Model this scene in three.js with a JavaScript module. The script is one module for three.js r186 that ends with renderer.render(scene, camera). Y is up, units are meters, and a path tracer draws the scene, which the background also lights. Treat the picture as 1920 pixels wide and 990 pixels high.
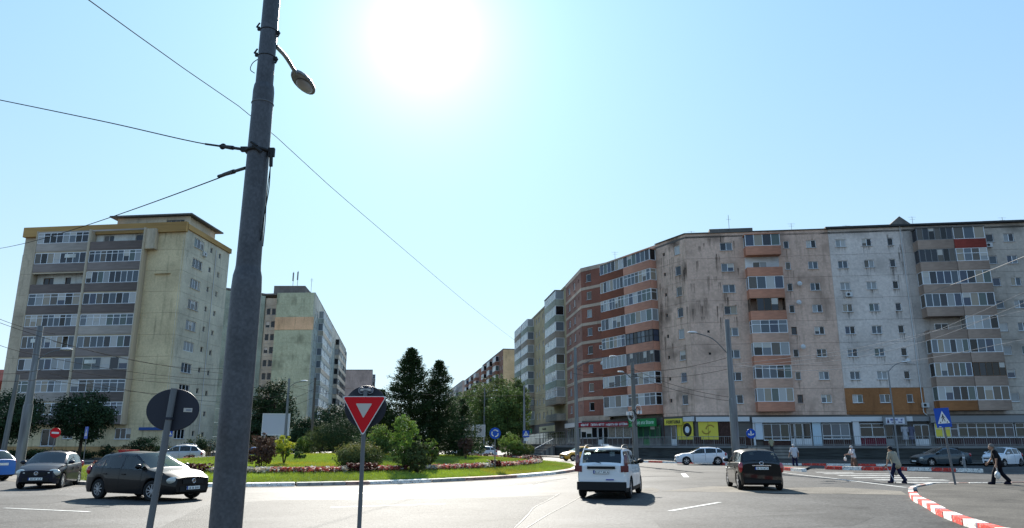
import * as THREE from 'three';
import { mergeGeometries, toCreasedNormals } from 'three/addons/utils/BufferGeometryUtils.js';
import { TextGeometry } from 'three/addons/geometries/TextGeometry.js';
import { FontLoader } from 'three/addons/loaders/FontLoader.js';

const scene = new THREE.Scene();
// ---------- camera ----------
const LENS = 1380, CX = 960, CY = 495, EYE = 1.75, PITCH = 13.75 * Math.PI / 180;   // the photograph is 1920 x 990
const camera = new THREE.PerspectiveCamera(2 * Math.atan(CY / LENS) * 180 / Math.PI, 1024 / 528, 0.1, 3000);
camera.position.set(0, EYE, 0);
camera.rotation.set(PITCH, 0, 0);
// ---------- sky ----------
const SUN = new THREE.Vector3(-0.118, 0.5425, -0.8967).normalize();
const SKY_GAIN = 0.47;
{
  const W = 1024, H = 512, data = new Float32Array(W * H * 4);
  for (let j = 0; j < H; j++) for (let i = 0; i < W; i++) {
    const el = ((j + 0.5) / H - 0.5) * Math.PI, az = ((i + 0.5) / W - 0.5) * 2 * Math.PI;
    const d = [Math.cos(el) * Math.cos(az), Math.sin(el), Math.cos(el) * Math.sin(az)];
    const g = Math.acos(Math.min(1, Math.max(-1, d[0] * SUN.x + d[1] * SUN.y + d[2] * SUN.z))) * 180 / Math.PI;
    const e = Math.max(0, el * 180 / Math.PI);
    const core = 1.2 * Math.exp(-Math.pow(g / 2.0, 2)) + 0.36 * Math.exp(-Math.pow(g / 5.4, 2));
    for (let k = 0; k < 3; k++) {                       // air: pale at the horizon, deeper blue above, brighter round the sun
      let L = [0.19, 0.395, 0.77][k] + [0.56, 0.50, 0.20][k] * Math.exp(-e / [15, 18, 20][k]) + [0.44, 0.58, 0.30][k] * Math.exp(-g / [18, 18, 22][k]) + core;
      if (el < 0) L = [0.2, 0.2, 0.19][k];
      data[(j * W + i) * 4 + k] = L * SKY_GAIN;
    }
    data[(j * W + i) * 4 + 3] = 1;
  }
  const sky = new THREE.DataTexture(data, W, H, THREE.RGBAFormat, THREE.FloatType);
  sky.mapping = THREE.EquirectangularReflectionMapping;
  sky.magFilter = sky.minFilter = THREE.LinearFilter;
  sky.needsUpdate = true;
  scene.background = sky; scene.environment = sky;
}
// ---------- sun ----------
const sun = new THREE.DirectionalLight(new THREE.Color(1, 0.95, 0.86), 5);
sun.position.copy(SUN).multiplyScalar(220).add(new THREE.Vector3(0, 0, -60));
sun.target.position.set(0, 0, -60); scene.add(sun, sun.target);
sun.castShadow = true;
Object.assign(sun.shadow.camera, { left: -110, right: 110, top: 130, bottom: -130, near: 1, far: 600 });
sun.shadow.mapSize.set(4096, 4096);
// ---------- renderer ----------
const renderer = new THREE.WebGLRenderer({ antialias: true });
renderer.toneMapping = THREE.LinearToneMapping;
renderer.toneMappingExposure = 2.55;
renderer.shadowMap.enabled = true;

// ---------- helpers ----------
const cP = Math.cos(PITCH), sP = Math.sin(PITCH);
function ray(px, py) { const Y = (CY - py) / LENS; return [(px - CX) / LENS, Y * cP + sP, cP - Y * sP]; }
function gp(px, py, gy = 0) { const [X, U, F] = ray(px, py), t = (gy - EYE) / U; return { x: X * t, z: -F * t }; }      // a pixel of the photograph on level ground
function atD(px, py, D) { const [X, U, F] = ray(px, py), t = D / F; return new THREE.Vector3(X * t, EYE + U * t, -D); }   // a pixel at a known distance ahead
let seed = 12345;
function rnd() { seed = (seed + 0x6D2B79F5) | 0; let t = Math.imul(seed ^ (seed >>> 15), 1 | seed); t = (t + Math.imul(t ^ (t >>> 7), 61 | t)) ^ t; return ((t ^ (t >>> 14)) >>> 0) / 4294967296; }
const rr = (a, b) => a + (b - a) * rnd(), pick = a => a[Math.floor(rnd() * a.length)];
const used = {};
function numbered(n) { if (!(n in used)) { used[n] = 0; return n; } used[n]++; return n + '_' + String(used[n]).padStart(3, '0'); }
function tag(o, label, category, group, kind) { if (label) o.userData.label = label; if (category) o.userData.category = category; if (group) o.userData.group = group; if (kind) o.userData.kind = kind; return o; }
function thing(name, label, category, pos = [0, 0, 0], turn = 0, group) { const o = new THREE.Group(); o.name = numbered(name); o.position.set(...pos); o.rotation.y = turn; scene.add(o); return tag(o, label, category, group); }
function mesh(name, geo, mat, parent) { const m = new THREE.Mesh(geo, mat); m.name = name; m.castShadow = m.receiveShadow = true; if (parent) parent.add(m); return m; }
function struct(name, geo, mat, label) { const m = mesh(numbered(name), geo, mat, scene); return tag(m, label, null, null, 'structure'); }
function dup(o, pos, turn, label) { const c = o.clone(); c.name = numbered(o.name.replace(/_\d{3}$/, '')); c.userData = { ...o.userData }; if (label) c.userData.label = label; c.position.set(...pos); if (turn !== undefined) c.rotation.y = turn; scene.add(c); return c; }
function box(w, h, d, x = 0, y = 0, z = 0) { return new THREE.BoxGeometry(w, h, d).translate(x, y, z); }
function cyl(r0, r1, h, x = 0, y = 0, z = 0, n = 14) { return new THREE.CylinderGeometry(r1, r0, h, n).translate(x, y + h / 2, z); }
function tube(pts, r, n = 24, s = 6) { return new THREE.TubeGeometry(new THREE.CatmullRomCurve3(pts.map(p => p.isVector3 ? p : new THREE.Vector3(...p))), n, r, s); }
function bar(a, b, r0, r1 = r0, n = 8) { a = new THREE.Vector3(...a); b = new THREE.Vector3(...b); const d = b.clone().sub(a), g = new THREE.CylinderGeometry(r1, r0, d.length(), n); g.applyQuaternion(new THREE.Quaternion().setFromUnitVectors(new THREE.Vector3(0, 1, 0), d.clone().normalize())); const m = a.add(b).multiplyScalar(0.5); return g.translate(m.x, m.y, m.z); }
function merge(list) { return mergeGeometries(list.map(g => { const q = g.index ? g.toNonIndexed() : g; for (const k of Object.keys(q.attributes)) if (!['position', 'normal', 'uv'].includes(k)) q.deleteAttribute(k); return q; })); }
function poly(pts, depth, y) { const s = new THREE.Shape(pts.map(([x, z]) => new THREE.Vector2(x, -z))); return new THREE.ExtrudeGeometry(s, { depth, bevelEnabled: false }).rotateX(-Math.PI / 2).translate(0, y, 0); }
const std = (c, roughness = 0.85, o = {}) => { const { metalness = 0, ...rest } = o; const m = new THREE.MeshPhysicalMaterial({ roughness, metalness, specularIntensity: roughness >= 0.4 && !metalness ? 0.35 : 1, ...rest }); m.color.setRGB(...(Array.isArray(c) ? c : [c, c, c])); return m; };
const phys = (c, roughness, o = {}) => { const m = new THREE.MeshPhysicalMaterial({ roughness, ...o }); m.color.setRGB(...(Array.isArray(c) ? c : [c, c, c])); return m; };
// tileable value noise
const NT = new Float32Array(65536); for (let i = 0; i < 65536; i++) NT[i] = rnd();
function vn(x, y, p) { const xi = Math.floor(x), yi = Math.floor(y), fx = x - xi, fy = y - yi, sx = fx * fx * (3 - 2 * fx), sy = fy * fy * (3 - 2 * fy); const m = q => ((q % p) + p) % p, a = m(xi), b = m(xi + 1), c = m(yi), d = m(yi + 1), N = (i, j) => NT[(i * 131 + j * 7919 + p * 37) & 65535]; return (N(a, c) * (1 - sx) + N(b, c) * sx) * (1 - sy) + (N(a, d) * (1 - sx) + N(b, d) * sx) * sy; }
function fbm(u, v, p, o = 4) { let s = 0, a = 0.5, t = 0; for (let k = 0; k < o; k++) { s += a * vn(u * p, v * p, p); t += a; a *= 0.5; p *= 2; } return s / t; }
function dtex(w, h, fn, srgb = true) { const d = new Uint8Array(w * h * 4); for (let j = 0; j < h; j++) for (let i = 0; i < w; i++) { const c = fn((i + 0.5) / w, (j + 0.5) / h), o = (j * w + i) * 4; if (c.length) { d[o] = c[0]; d[o + 1] = c[1]; d[o + 2] = c[2]; } else d[o] = d[o + 1] = d[o + 2] = Math.max(0, Math.min(255, c)); d[o + 3] = 255; } const t = new THREE.DataTexture(d, w, h, THREE.RGBAFormat); t.wrapS = t.wrapT = THREE.RepeatWrapping; t.magFilter = THREE.LinearFilter; t.minFilter = THREE.LinearMipmapLinearFilter; t.generateMipmaps = true; if (srgb) t.colorSpace = THREE.SRGBColorSpace; t.needsUpdate = true; return t; }
function ctex(w, h, draw) { const c = document.createElement('canvas'); c.width = w; c.height = h; draw(c.getContext('2d'), w, h); const t = new THREE.CanvasTexture(c); t.colorSpace = THREE.SRGBColorSpace; return t; }
const rep = (t, mx, my = mx) => { const c = t.clone(); c.repeat.set(1 / mx, 1 / my); c.needsUpdate = true; return c; };
const clamp = (x, a, b) => Math.max(a, Math.min(b, x));
// ================= ground, road, kerbs =================
const asphaltMap = dtex(1024, 1024, (u, v) => { const f = fbm(u, v, 200, 2), g = fbm(u, v, 6, 4), c = fbm(v, u, 3, 5); const crack = Math.abs(c - 0.5) < 0.0035 ? -26 : 0; const st = fbm(u, v, 9, 3); return 205 + (f - 0.5) * 120 + (g - 0.5) * 85 + (fbm(v, u, 2, 3) - 0.5) * 60 - Math.max(0, st - 0.66) * 260 + crack; });
const asphaltBump = dtex(512, 512, (u, v) => fbm(u, v, 128, 2) * 255, false);
const stoneMap = dtex(256, 256, (u, v) => 200 + (fbm(u, v, 12, 4) - 0.5) * 110);
const M = {};
M.asphalt = std([0.096, 0.093, 0.088], 0.7, { specularIntensity: 0.22, map: rep(asphaltMap, 11), bumpMap: rep(asphaltBump, 3), bumpScale: 0.006 });
M.asphaltOld = std([0.088, 0.085, 0.079], 0.75, { specularIntensity: 0.3, map: rep(asphaltMap, 7), bumpMap: rep(asphaltBump, 2), bumpScale: 0.012 });
M.asphaltNew = std([0.06, 0.06, 0.06], 0.6, { map: rep(asphaltMap, 9), bumpMap: rep(asphaltBump, 3), bumpScale: 0.006 });
M.pave = std([0.098, 0.089, 0.075], 0.8, { map: rep(asphaltMap, 5), bumpMap: rep(asphaltBump, 2), bumpScale: 0.01 });
M.dust = std([0.19, 0.168, 0.135], 0.85, { map: rep(asphaltMap, 6) });
M.paint = std([0.76, 0.75, 0.70], 0.6, { map: rep(stoneMap, 2) });
M.kerb = std([0.5, 0.48, 0.44], 0.8, { map: rep(stoneMap, 1.5) });
const chip = (c, d, lim) => dtex(256, 256, (u, v) => { const f = fbm(u, v, 14, 4), g = fbm(v, u, 6, 3), k = 0.8 + 0.4 * fbm(u, v, 50, 2); return (f > lim ? d : c).map(q => clamp(q * k * (0.85 + g * 0.3), 0, 255)); });
M.kerbRed = std(1, 0.75, { map: rep(chip([196, 66, 56], [176, 150, 138], 0.67), 1.3) });
M.kerbWhite = std(1, 0.75, { map: rep(chip([226, 221, 212], [168, 158, 148], 0.67), 1.3) });
M.kerbPale = std([0.60, 0.36, 0.29], 0.75, { map: rep(stoneMap, 1.5) });
function sheet(name, pts, y, mat, label) { const s = new THREE.Shape(pts.map(([x, z]) => new THREE.Vector2(x, -z))); return struct(name, new THREE.ShapeGeometry(s, 12).rotateX(-Math.PI / 2).translate(0, y, 0), mat, label); }
{
  const g = new THREE.PlaneGeometry(2400, 2400, 1, 1).rotateX(-Math.PI / 2).translate(0, 0, -400), p = g.attributes.position, uv = g.attributes.uv;
  for (let i = 0; i < p.count; i++) uv.setXY(i, p.getX(i), -p.getZ(i));
  struct('road', g, M.asphalt, 'grey asphalt carriageway around the roundabout');
}
const P = (px, py) => { const q = gp(px, py); return [q.x, q.z]; };
// older coarse asphalt that meets the smoother surface along a wavy seam
sheet('asphalt_patch', [P(960, 992), P(985, 966), P(1003, 950), P(1030, 938), P(1048, 928), P(1012, 930), P(900, 933), P(700, 937), P(520, 938), P(396, 945), [-9, -22.5], [-7.6, -16.8], [-6.8, -14.6], [-3, -14.6]], 0.004, M.asphaltOld, 'coarser old asphalt patch ending in a wavy seam');
sheet('asphalt_patch', [P(1240, 921), P(1420, 924), P(1700, 928), P(1690, 921), P(1560, 913), P(1475, 915), P(1330, 912)], 0.004, M.dust, 'dusty pale strip of worn asphalt across the side road');
sheet('asphalt_patch', [P(1110, 890), P(1180, 892), P(1175, 889), P(1115, 888)], 0.004, M.asphaltNew, 'narrow dark repair patch beside the roundabout');
const blotch = (pts, m, l) => sheet('asphalt_patch', pts.map(q => P(...q)), 0.003, m, l);
M.asphaltMid = std([0.090, 0.088, 0.084], 0.72, { specularIntensity: 0.22, map: rep(asphaltMap, 8), bumpMap: rep(asphaltBump, 2.5), bumpScale: 0.009 });
blotch([[1190, 902], [1260, 900], [1330, 903], [1420, 908], [1400, 911], [1300, 909], [1215, 907]], M.asphaltMid, 'slightly darker worn lane surface ahead of the black car');
blotch([[1225, 975], [1400, 968], [1560, 962], [1640, 970], [1600, 986], [1400, 992], [1240, 992]], M.asphaltMid, 'slightly darker lane surface in the foreground');
blotch([[-20, 930], [120, 928], [160, 934], [90, 945], [-20, 946]], M.asphaltMid, 'darker lane surface before the dark blue hatchback');
blotch([[1195, 918], [1222, 914], [1238, 918], [1232, 923], [1205, 924]], M.dust, 'pale spilled patch right of the white car');
blotch([[690, 919], [820, 915], [960, 906], [1040, 899], [1045, 902], [960, 911], [820, 921], [700, 925]], M.asphaltMid, 'tyre polished band along the island gutter');
// tar sealed cracks
M.tar = std([0.05, 0.05, 0.05], 0.5);
function crack(pts, r, label) { const q = pts.map(([x, y]) => { const g = gp(x, y); return new THREE.Vector3(g.x, 0.003, g.z); }); const g = tube(q, r, 40, 5); g.scale(1, 0.25, 1).translate(0, 0.004, 0); struct('crack_seal', g, M.tar, label); }
crack([[965, 990], [988, 968], [1003, 951], [1028, 938], [1050, 925]], 0.014, 'dark seam line along the old asphalt edge');
crack([[985, 992], [1030, 964], [1060, 948], [1088, 932]], 0.012, 'dark joint line curving behind the white car');
crack([[1120, 906], [1160, 898], [1240, 893], [1330, 896]], 0.03, 'tar line curving past the short dash');
crack([[1000, 908], [1020, 903], [1062, 897]], 0.025, 'short tar line by the island');
crack([[160, 951], [182, 950], [205, 951]], 0.03, 'short tar line below the black hatchback');
// painted markings
function strip(a, b, w, label, y = 0.008) { const A = P(...a), B = P(...b), dx = B[0] - A[0], dz = B[1] - A[1], l = Math.hypot(dx, dz), nx = -dz / l * w / 2, nz = dx / l * w / 2; sheet('lane_marking', [[A[0] + nx, A[1] + nz], [B[0] + nx, B[1] + nz], [B[0] - nx, B[1] - nz], [A[0] - nx, A[1] - nz]], y, M.paint, label); }
strip([1256, 958.5], [1350, 942], 0.16, 'white dash behind the white car');
strip([8, 953], [168, 960], 0.14, 'white dash in front of the dark hatchbacks');
strip([1281, 888], [1287, 895], 0.3, 'short white dash ahead of the white car');
strip([1468, 886.5], [1560, 897], 0.2, 'white line at the crossing'); strip([1560, 897], [1700, 914.5], 0.2, 'white line at the crossing');
for (const [y, x0, x1] of [[885.5, 1530, 1600], [888.5, 1545, 1668], [892, 1572, 1700], [895.8, 1600, 1745], [900, 1640, 1775], [904.5, 1680, 1800], [908.5, 1715, 1990]]) strip([x0, y], [x1, y + 0.4], 0.75, 'white zebra stripe of the crossing');
strip([620, 951.5], [835, 945], 0.1, 'faded white line across the entry');
// ----- corner pavement on the right, behind a red and white kerb -----
const cornerKerb = [[8.2, -8], [8.9, -12], [9.96, -16.7], [10.9, -19.6], [11.9, -22], [12.9, -24.6], [13.9, -26.7]];
sheet('pavement', [[14.2, -26.9], [15.6, -29.6], [18.2, -32.8], [24, -33.6], [60, -34.5], [60, 6], [8.4, 6], ...cornerKerb], 0.12, M.pave, 'grey asphalt pavement on the street corner');
sheet('pavement', [[-14, -12.6], [4, -12.6], [4, 6], [-14, 6]], 0.12, M.pave, 'pavement under the big pole and the give way sign');
struct('kerb', box(18, 0.12, 0.2, -5, 0.06, -12.7), M.kerb, 'plain kerb of the pavement under the big pole');
const kerbGeo = {};
function kerbRun(name, pts, len, wid, hgt, mats, label, kind = 'structure') {       // stones laid one by one along a line
  const cur = new THREE.CatmullRomCurve3(pts.map(([x, z]) => new THREE.Vector3(x, 0, z)), false, 'catmullrom', 0.2), n = Math.max(1, Math.round(cur.getLength() / len)), L = cur.getLength() / n;
  const k = new THREE.Group(); k.name = numbered(name); tag(k, label, null, null, kind); scene.add(k);
  for (let i = 0; i < n; i++) {
    const a = cur.getPointAt(i / n), b = cur.getPointAt((i + 1) / n), key = [wid, hgt, L.toFixed(2)].join();
    kerbGeo[key] = kerbGeo[key] || (() => { const s = new THREE.Shape(); const w = wid / 2 - 0.025, h = hgt - 0.025; s.moveTo(-w, 0); s.lineTo(w, 0); s.lineTo(w, h); s.lineTo(-w, h); return new THREE.ExtrudeGeometry(s, { depth: L - 0.07, bevelSize: 0.025, bevelThickness: 0.025, bevelSegments: 1 }).translate(0, 0, 0.035); })();
    const m = mesh('kerb_stone', kerbGeo[key], typeof mats === 'function' ? mats(i) : mats[i % mats.length], k);
    m.position.set(a.x, rr(-0.008, 0.006), a.z); m.rotation.y = Math.atan2(b.x - a.x, b.z - a.z) + rr(-0.012, 0.012);
  }
  return k;
}
kerbRun('kerb', cornerKerb, 0.95, 0.25, 0.15, [M.kerbRed, M.kerbWhite], 'red and white painted kerb around the street corner');
kerbRun('kerb', [[13.95, -26.9], [15.4, -29.6], [18.1, -32.9], [24, -33.7], [50, -34.4]], 1.0, 0.16, 0.14, [M.kerbWhite, M.kerb, M.kerbPale], 'worn pale kerb of the corner pavement at the crossing');
// medians and far kerbs in red and white
const RW = [M.kerbRed, M.kerbWhite];
kerbRun('kerb', [P(1353, 871.5), P(1400, 876), P(1508, 884.5)], 1.6, 0.35, 0.2, RW, 'red and white kerb of the splitter island beside the black car');
kerbRun('kerb', [P(1549, 880), P(1600, 881.5), P(1656, 882.5)], 1.25, 0.35, 0.24, RW, 'red and white kerb stones where the woman steps up');
kerbRun('kerb', [P(1658, 881), P(1760, 883.5), P(1842, 886)], 1.45, 0.35, 0.22, RW, 'red and white kerb in front of the parked dark car');
kerbRun('kerb', [P(1192, 866.5), P(1300, 869.5), P(1420, 871.5), P(1560, 873), P(1690, 874)], 1.9, 0.3, 0.16, [M.kerbWhite, M.kerbRed], 'long red and white kerb before the retaining wall');
sheet('pavement', [P(1010, 856.5), P(1192, 865.5), P(1300, 868.7), P(1420, 870.7), P(1560, 872.2), P(1690, 873.2), [70, -66], [70, -84], [20, -87], [8, -112], [0, -140]], 0.13, M.pave, 'pavement along the retaining wall of the shops');
sheet('pavement', [P(1415, 874), P(1510, 882), P(1520, 878), P(1450, 873.5)], 0.14, M.pave, 'paved splitter island with the tall lamp pole');
sheet('pavement', [[-140, -78], [-20, -78], [-16, -96], [-14, -150], [-140, -150]], 0.13, M.pave, 'pavement in front of the yellow apartment block');
struct('kerb', box(120, 0.14, 0.25, -80, 0.07, -77.9), M.kerb, 'grey kerb in front of the yellow apartment block');
// manholes
for (const [x, y, r, l] of [[1115, 922, 0.38, 'cast iron manhole cover by the white car'], [694, 925, 0.45, 'cast iron manhole cover before the give way sign'], [1557, 902.5, 0.45, 'dark manhole cover beside the crossing line'], [947, 907, 0.4, 'manhole cover at the island kerb below the blue arrows sign']]) {
  const g = gp(x, y), t = thing('manhole_cover', l, 'manhole cover', [g.x, 0, g.z]);
  mesh('rim', new THREE.RingGeometry(r * 0.86, r, 28).rotateX(-Math.PI / 2).translate(0, 0.009, 0), M.iron = M.iron || std(0.09, 0.5, { metalness: 0.6 }), t);
  mesh('lid', merge([cyl(r * 0.84, r * 0.84, 0.01, 0, 0, 0, 24), ...[-2, -1, 0, 1, 2].map(k => box(r * 1.2, 0.006, 0.03, 0, 0.012, k * r * 0.28))]), M.iron, t);
}
// ----- roundabout island -----
const ISL = { x: -13, z: -60, a: 18, b: 27.5 };
const islY = r => 0.14 + 0.78 * (1 - Math.min(1, r * r));
const islR = (x, z) => Math.hypot((x - ISL.x) / ISL.a, (z - ISL.z) / ISL.b);
const islH = (x, z) => islY(islR(x, z) / 0.985);
const grassMap = dtex(512, 512, (u, v) => { const f = fbm(u, v, 64, 3), g = fbm(u, v, 5, 4), k = 0.62 + f * 0.5 + (g - 0.5) * 0.5; return [150 * k + g * 30, 176 * k, 70 * k].map(q => clamp(q, 0, 255)); });
M.lawn = std([0.20, 0.27, 0.045], 0.95, { map: rep(grassMap, 6) });
{
  const R = 40, S = 120, pos = [], uv = [], idx = [];
  for (let i = 0; i <= R; i++) for (let j = 0; j <= S; j++) { const r = i / R * 0.985, a = j / S * Math.PI * 2, x = ISL.x + ISL.a * r * Math.cos(a), z = ISL.z + ISL.b * r * Math.sin(a); pos.push(x, islH(x, z), z); uv.push(x, -z); if (i < R && j < S) { const q = i * (S + 1) + j; idx.push(q, q + 1, q + S + 1, q + 1, q + S + 2, q + S + 1); } }
  const g = new THREE.BufferGeometry(); g.setAttribute('position', new THREE.Float32BufferAttribute(pos, 3)); g.setAttribute('uv', new THREE.Float32BufferAttribute(uv, 2)); g.setIndex(idx); g.computeVertexNormals();
  struct('lawn', g, M.lawn, 'sunlit green lawn mound of the roundabout island');
  // kerb ring: stones one by one
  const ring = []; for (let k = 0; k <= 60; k++) { const a = k / 60 * Math.PI * 2 + 1.2; ring.push([ISL.x + ISL.a * Math.cos(a), ISL.z + ISL.b * Math.sin(a)]); }
  kerbRun('kerb', ring, 1.05, 0.6, 0.15, i => { const k = (i * 7919) % 11; return k < 4 ? M.kerbPale : k < 9 ? M.kerbWhite : M.kerb; }, 'faded red and white kerb ring of the roundabout island');
  // gutter strip of paler concrete outside the kerb
  const o = [], q = []; for (let k = 0; k <= 90; k++) { const a = k / 90 * Math.PI * 2; o.push([ISL.x + (ISL.a + 1.0) * Math.cos(a), ISL.z + (ISL.b + 1.0) * Math.sin(a)]); q.push([ISL.x + (ISL.a + 0.3) * Math.cos(a), ISL.z + (ISL.b + 0.3) * Math.sin(a)]); }
  const s = new THREE.Shape(o.map(([x, z]) => new THREE.Vector2(x, -z))); s.holes.push(new THREE.Path(q.map(([x, z]) => new THREE.Vector2(x, -z))));
  struct('gutter', new THREE.ShapeGeometry(s, 4).rotateX(-Math.PI / 2).translate(0, 0.006, 0), M.dust, 'pale dusty gutter strip around the island');
}
// ================= apartment blocks =================
const plasterMap = dtex(1024, 1024, (u, v) => { const g = fbm(u, v, 5, 5), f = fbm(u, v, 90, 2), s = fbm(u * 1, v * 0.125, 32, 3); return 226 + (g - 0.5) * 70 + (f - 0.5) * 26 - Math.max(0, s - 0.6) * 130; });
function grimeTex(W, H, amount, streaks = []) {                       // weathering of one facade, metres to pixels
  const k = 28, w = Math.round(W * k), h = Math.round(H * k);
  const dark = new Float32Array(w * h);
  for (const [u, v, sw, sl, st] of streaks) for (let q = 0; q < 5; q++) {       // runs of dirt below sills
    const cx = (u + (rnd() - 0.5) * sw) * k, len = sl * k * rr(0.35, 1), wd = rr(0.6, 1.6);
    for (let y = 0; y < len; y++) for (let x = -3; x <= 3; x++) { const X = Math.round(cx + x + Math.sin(y * 0.07 + q) * 0.8), Y = Math.round(v * k - y); if (X >= 0 && X < w && Y >= 0 && Y < h) dark[Y * w + X] += st * Math.exp(-x * x / wd) * (0.4 + 0.6 * rnd()) * (y < 3 ? 0.6 : 1 - y / len * 0.7); }
  }
  return dtex(w, h, (u, v) => { const x = u * W, y = v * H, g = fbm(x / 40, y / 40, 12, 5), f = fbm(x / 40, y / 40, 220, 2), s = fbm(x / 40, y / 320, 130, 3), b = fbm(y / 40, x / 40, 20, 4); let c = 232 + (f - 0.5) * 34 + (g - 0.5) * 50; const hi = 0.35 + 0.9 * fbm(x / 40, y / 40, 5, 2); c -= amount * hi * (Math.max(0, s - 0.58) * 230 + Math.max(0, b - 0.52) * 430 * (0.4 + f)); c -= 120 * Math.min(1.2, dark[Math.min(h - 1, Math.floor(v * h)) * w + Math.min(w - 1, Math.floor(u * w))]); return [clamp(c, 22, 255), clamp(c - 1, 22, 255), clamp(c - 3, 20, 255)]; });
}
const paint = c => c.map((v, i) => Math.min(0.78, v * [1.42, 1.25, 1.14][i]));      // painted plaster
const wall = (c, o = {}) => std(paint(c), 0.9, { map: rep(plasterMap, 13), ...o });
M.vent = std([0.05, 0.05, 0.05], 0.8);  // near-black, painted in for the darkness inside open vent holes
M.pvc = std([0.74, 0.75, 0.76], 0.45); M.brownFrame = std([0.13, 0.08, 0.05], 0.6); M.greyFrame = std([0.22, 0.22, 0.22], 0.6); M.blackFrame = std(0.03, 0.5); M.oldWhite = std([0.5, 0.48, 0.44], 0.7);
M.concrete = std([0.36, 0.34, 0.30], 0.9, { map: rep(plasterMap, 7) }); M.darkConcrete = std([0.19, 0.175, 0.16], 0.9, { map: rep(plasterMap, 7) });
const GL = (c, r = 0.06) => phys(c, r, { specularIntensity: 0.8, ior: 1.5 });
const glass = [GL([0.008, 0.009, 0.011]), GL([0.025, 0.03, 0.04]), GL([0.07, 0.09, 0.11]), GL([0.13, 0.15, 0.17], 0.12), GL([0.27, 0.28, 0.28], 0.2), GL([0.05, 0.065, 0.10])];
glass.push(GL([0.30, 0.25, 0.19], 0.2), GL([0.10, 0.085, 0.07], 0.1), GL([0.08, 0.11, 0.10], 0.08), GL([0.42, 0.41, 0.39], 0.25));
M.blind = std([0.5, 0.47, 0.42], 0.8);
const lightGlass = [glass[0], glass[1], glass[2], glass[2], glass[3], glass[4], glass[5], glass[6], glass[7], glass[8], glass[1], glass[9]], darkGlass = [glass[0], glass[0], glass[0], glass[1], glass[1], glass[7]];
M.sill = std([0.55, 0.55, 0.54], 0.6);
const G = {}; const cache = (k, f) => G[k] || (G[k] = f());
// frame of a facade: P0 left, P1 right as seen from outside; parts are placed by (u, v, out)
function frame(b, P0, P1) { const dx = P1[0] - P0[0], dz = P1[1] - P0[1], W = Math.hypot(dx, dz), a = Math.atan2(-dz, dx); return { b, P0, P1, W, a, put(m, u = 0, v = 0, n = 0) { m.position.set(P0[0] + Math.cos(a) * u + Math.sin(a) * n, v, P0[1] - Math.sin(a) * u + Math.cos(a) * n); m.rotation.y = a; return m; } }; }
function panel(fr, u0, u1, v0, v1, holes, mat, depth = 0.26, n = 0, name = 'wall_panel') {   // one storey-high wall slab with its openings
  const g = 0.012, s = new THREE.Shape(); s.moveTo(u0 + g, v0 + g); s.lineTo(u1 - g, v0 + g); s.lineTo(u1 - g, v1 - g); s.lineTo(u0 + g, v1 - g);
  for (const [a, b, w, h] of holes) { const p = new THREE.Path(); p.moveTo(a, b); p.lineTo(a, b + h); p.lineTo(a + w, b + h); p.lineTo(a + w, b); s.holes.push(p); }
  return fr.put(mesh(name, new THREE.ExtrudeGeometry(s, { depth, bevelEnabled: false }).translate(0, 0, -depth), mat, fr.b), 0, 0, n);
}
function glazing(w, h, n, transom) { return cache(['gz', w.toFixed(2), h.toFixed(2), n, transom].join(), () => { const t = 0.065, d = 0.07, L = [box(w, t, d, w / 2, t / 2, 0), box(w, t, d, w / 2, h - t / 2, 0)]; for (let i = 0; i <= n; i++) L.push(box(i % n ? t * 1.15 : t, h - 2 * t, d, clamp(i * w / n, t / 2, w - t / 2), h / 2, 0.001)); if (transom) L.push(box(w - 2 * t, t, d * 0.9, w / 2, h * transom, 0)); return merge(L); }); }
function paneGeo(w, h) { return cache(['pn', w.toFixed(2), h.toFixed(2)].join(), () => box(w, h, 0.012)); }
function glaze(parent, w, h, n, set, x0 = 0, y0 = 0, z0 = 0, gap = 0) {                        // panes, each its own mesh
  const pw = w / n; for (let i = 0; i < n; i++) { if (gap && rnd() < gap) continue; const p = mesh('pane', paneGeo(pw - 0.06, h - 0.1), pick(set), parent); p.position.set(x0 + (i + 0.5) * pw, y0 + h / 2, z0); if (h > 0.9 && h < 1.7 && rnd() < 0.1) { const q = rr(0.25, 0.6) * h, b = mesh('blind', cache('bd' + (pw * 20 | 0) + (q * 10 | 0), () => box(pw - 0.07, q, 0.012)), M.blind, parent); b.position.set(x0 + (i + 0.5) * pw, y0 + h - 0.06 - q / 2, z0 + 0.013); } }
}
function window_(fr, u, v, w, h, n, o = {}) {
  const fm = o.frame || M.pvc, wn = fr.put(mesh('window', glazing(w, h, n, o.transom), fm, fr.b), u, v, (o.n || 0) - 0.13);
  glaze(wn, w, h, n, o.set || lightGlass, 0, 0, -0.012);
  if (!o.noSill) { const s = mesh('sill', cache('sl' + w.toFixed(2), () => box(w + 0.16, 0.04, 0.22, w / 2, -0.02, 0.14)), M.sill, wn); }
  return wn;
}
function wallFloor(fr, u0, u1, v0, v1, mat, wins, o = {}) {                                     // a storey: wall panel + its windows [u, v, w, h, panes, opts]
  panel(fr, u0, u1, v0, v1, wins.map(w => w.slice(0, 4)), mat, 0.26, o.n || 0);
  for (const w of wins) { if (w[5] && w[5].vent) { const p = fr.put(mesh('vent_shade_plate', box(w[2], w[3], 0.02, w[2] / 2, w[3] / 2, 0), M.vent, fr.b), w[0], w[1], -0.16); continue; } if (w[5] && w[5].hole) continue; window_(fr, w[0], w[1], w[2], w[3], w[4], { n: o.n, ...w[5] }); }  // vents: a dark plate in the opening stands for the shade of its depth
}
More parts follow.
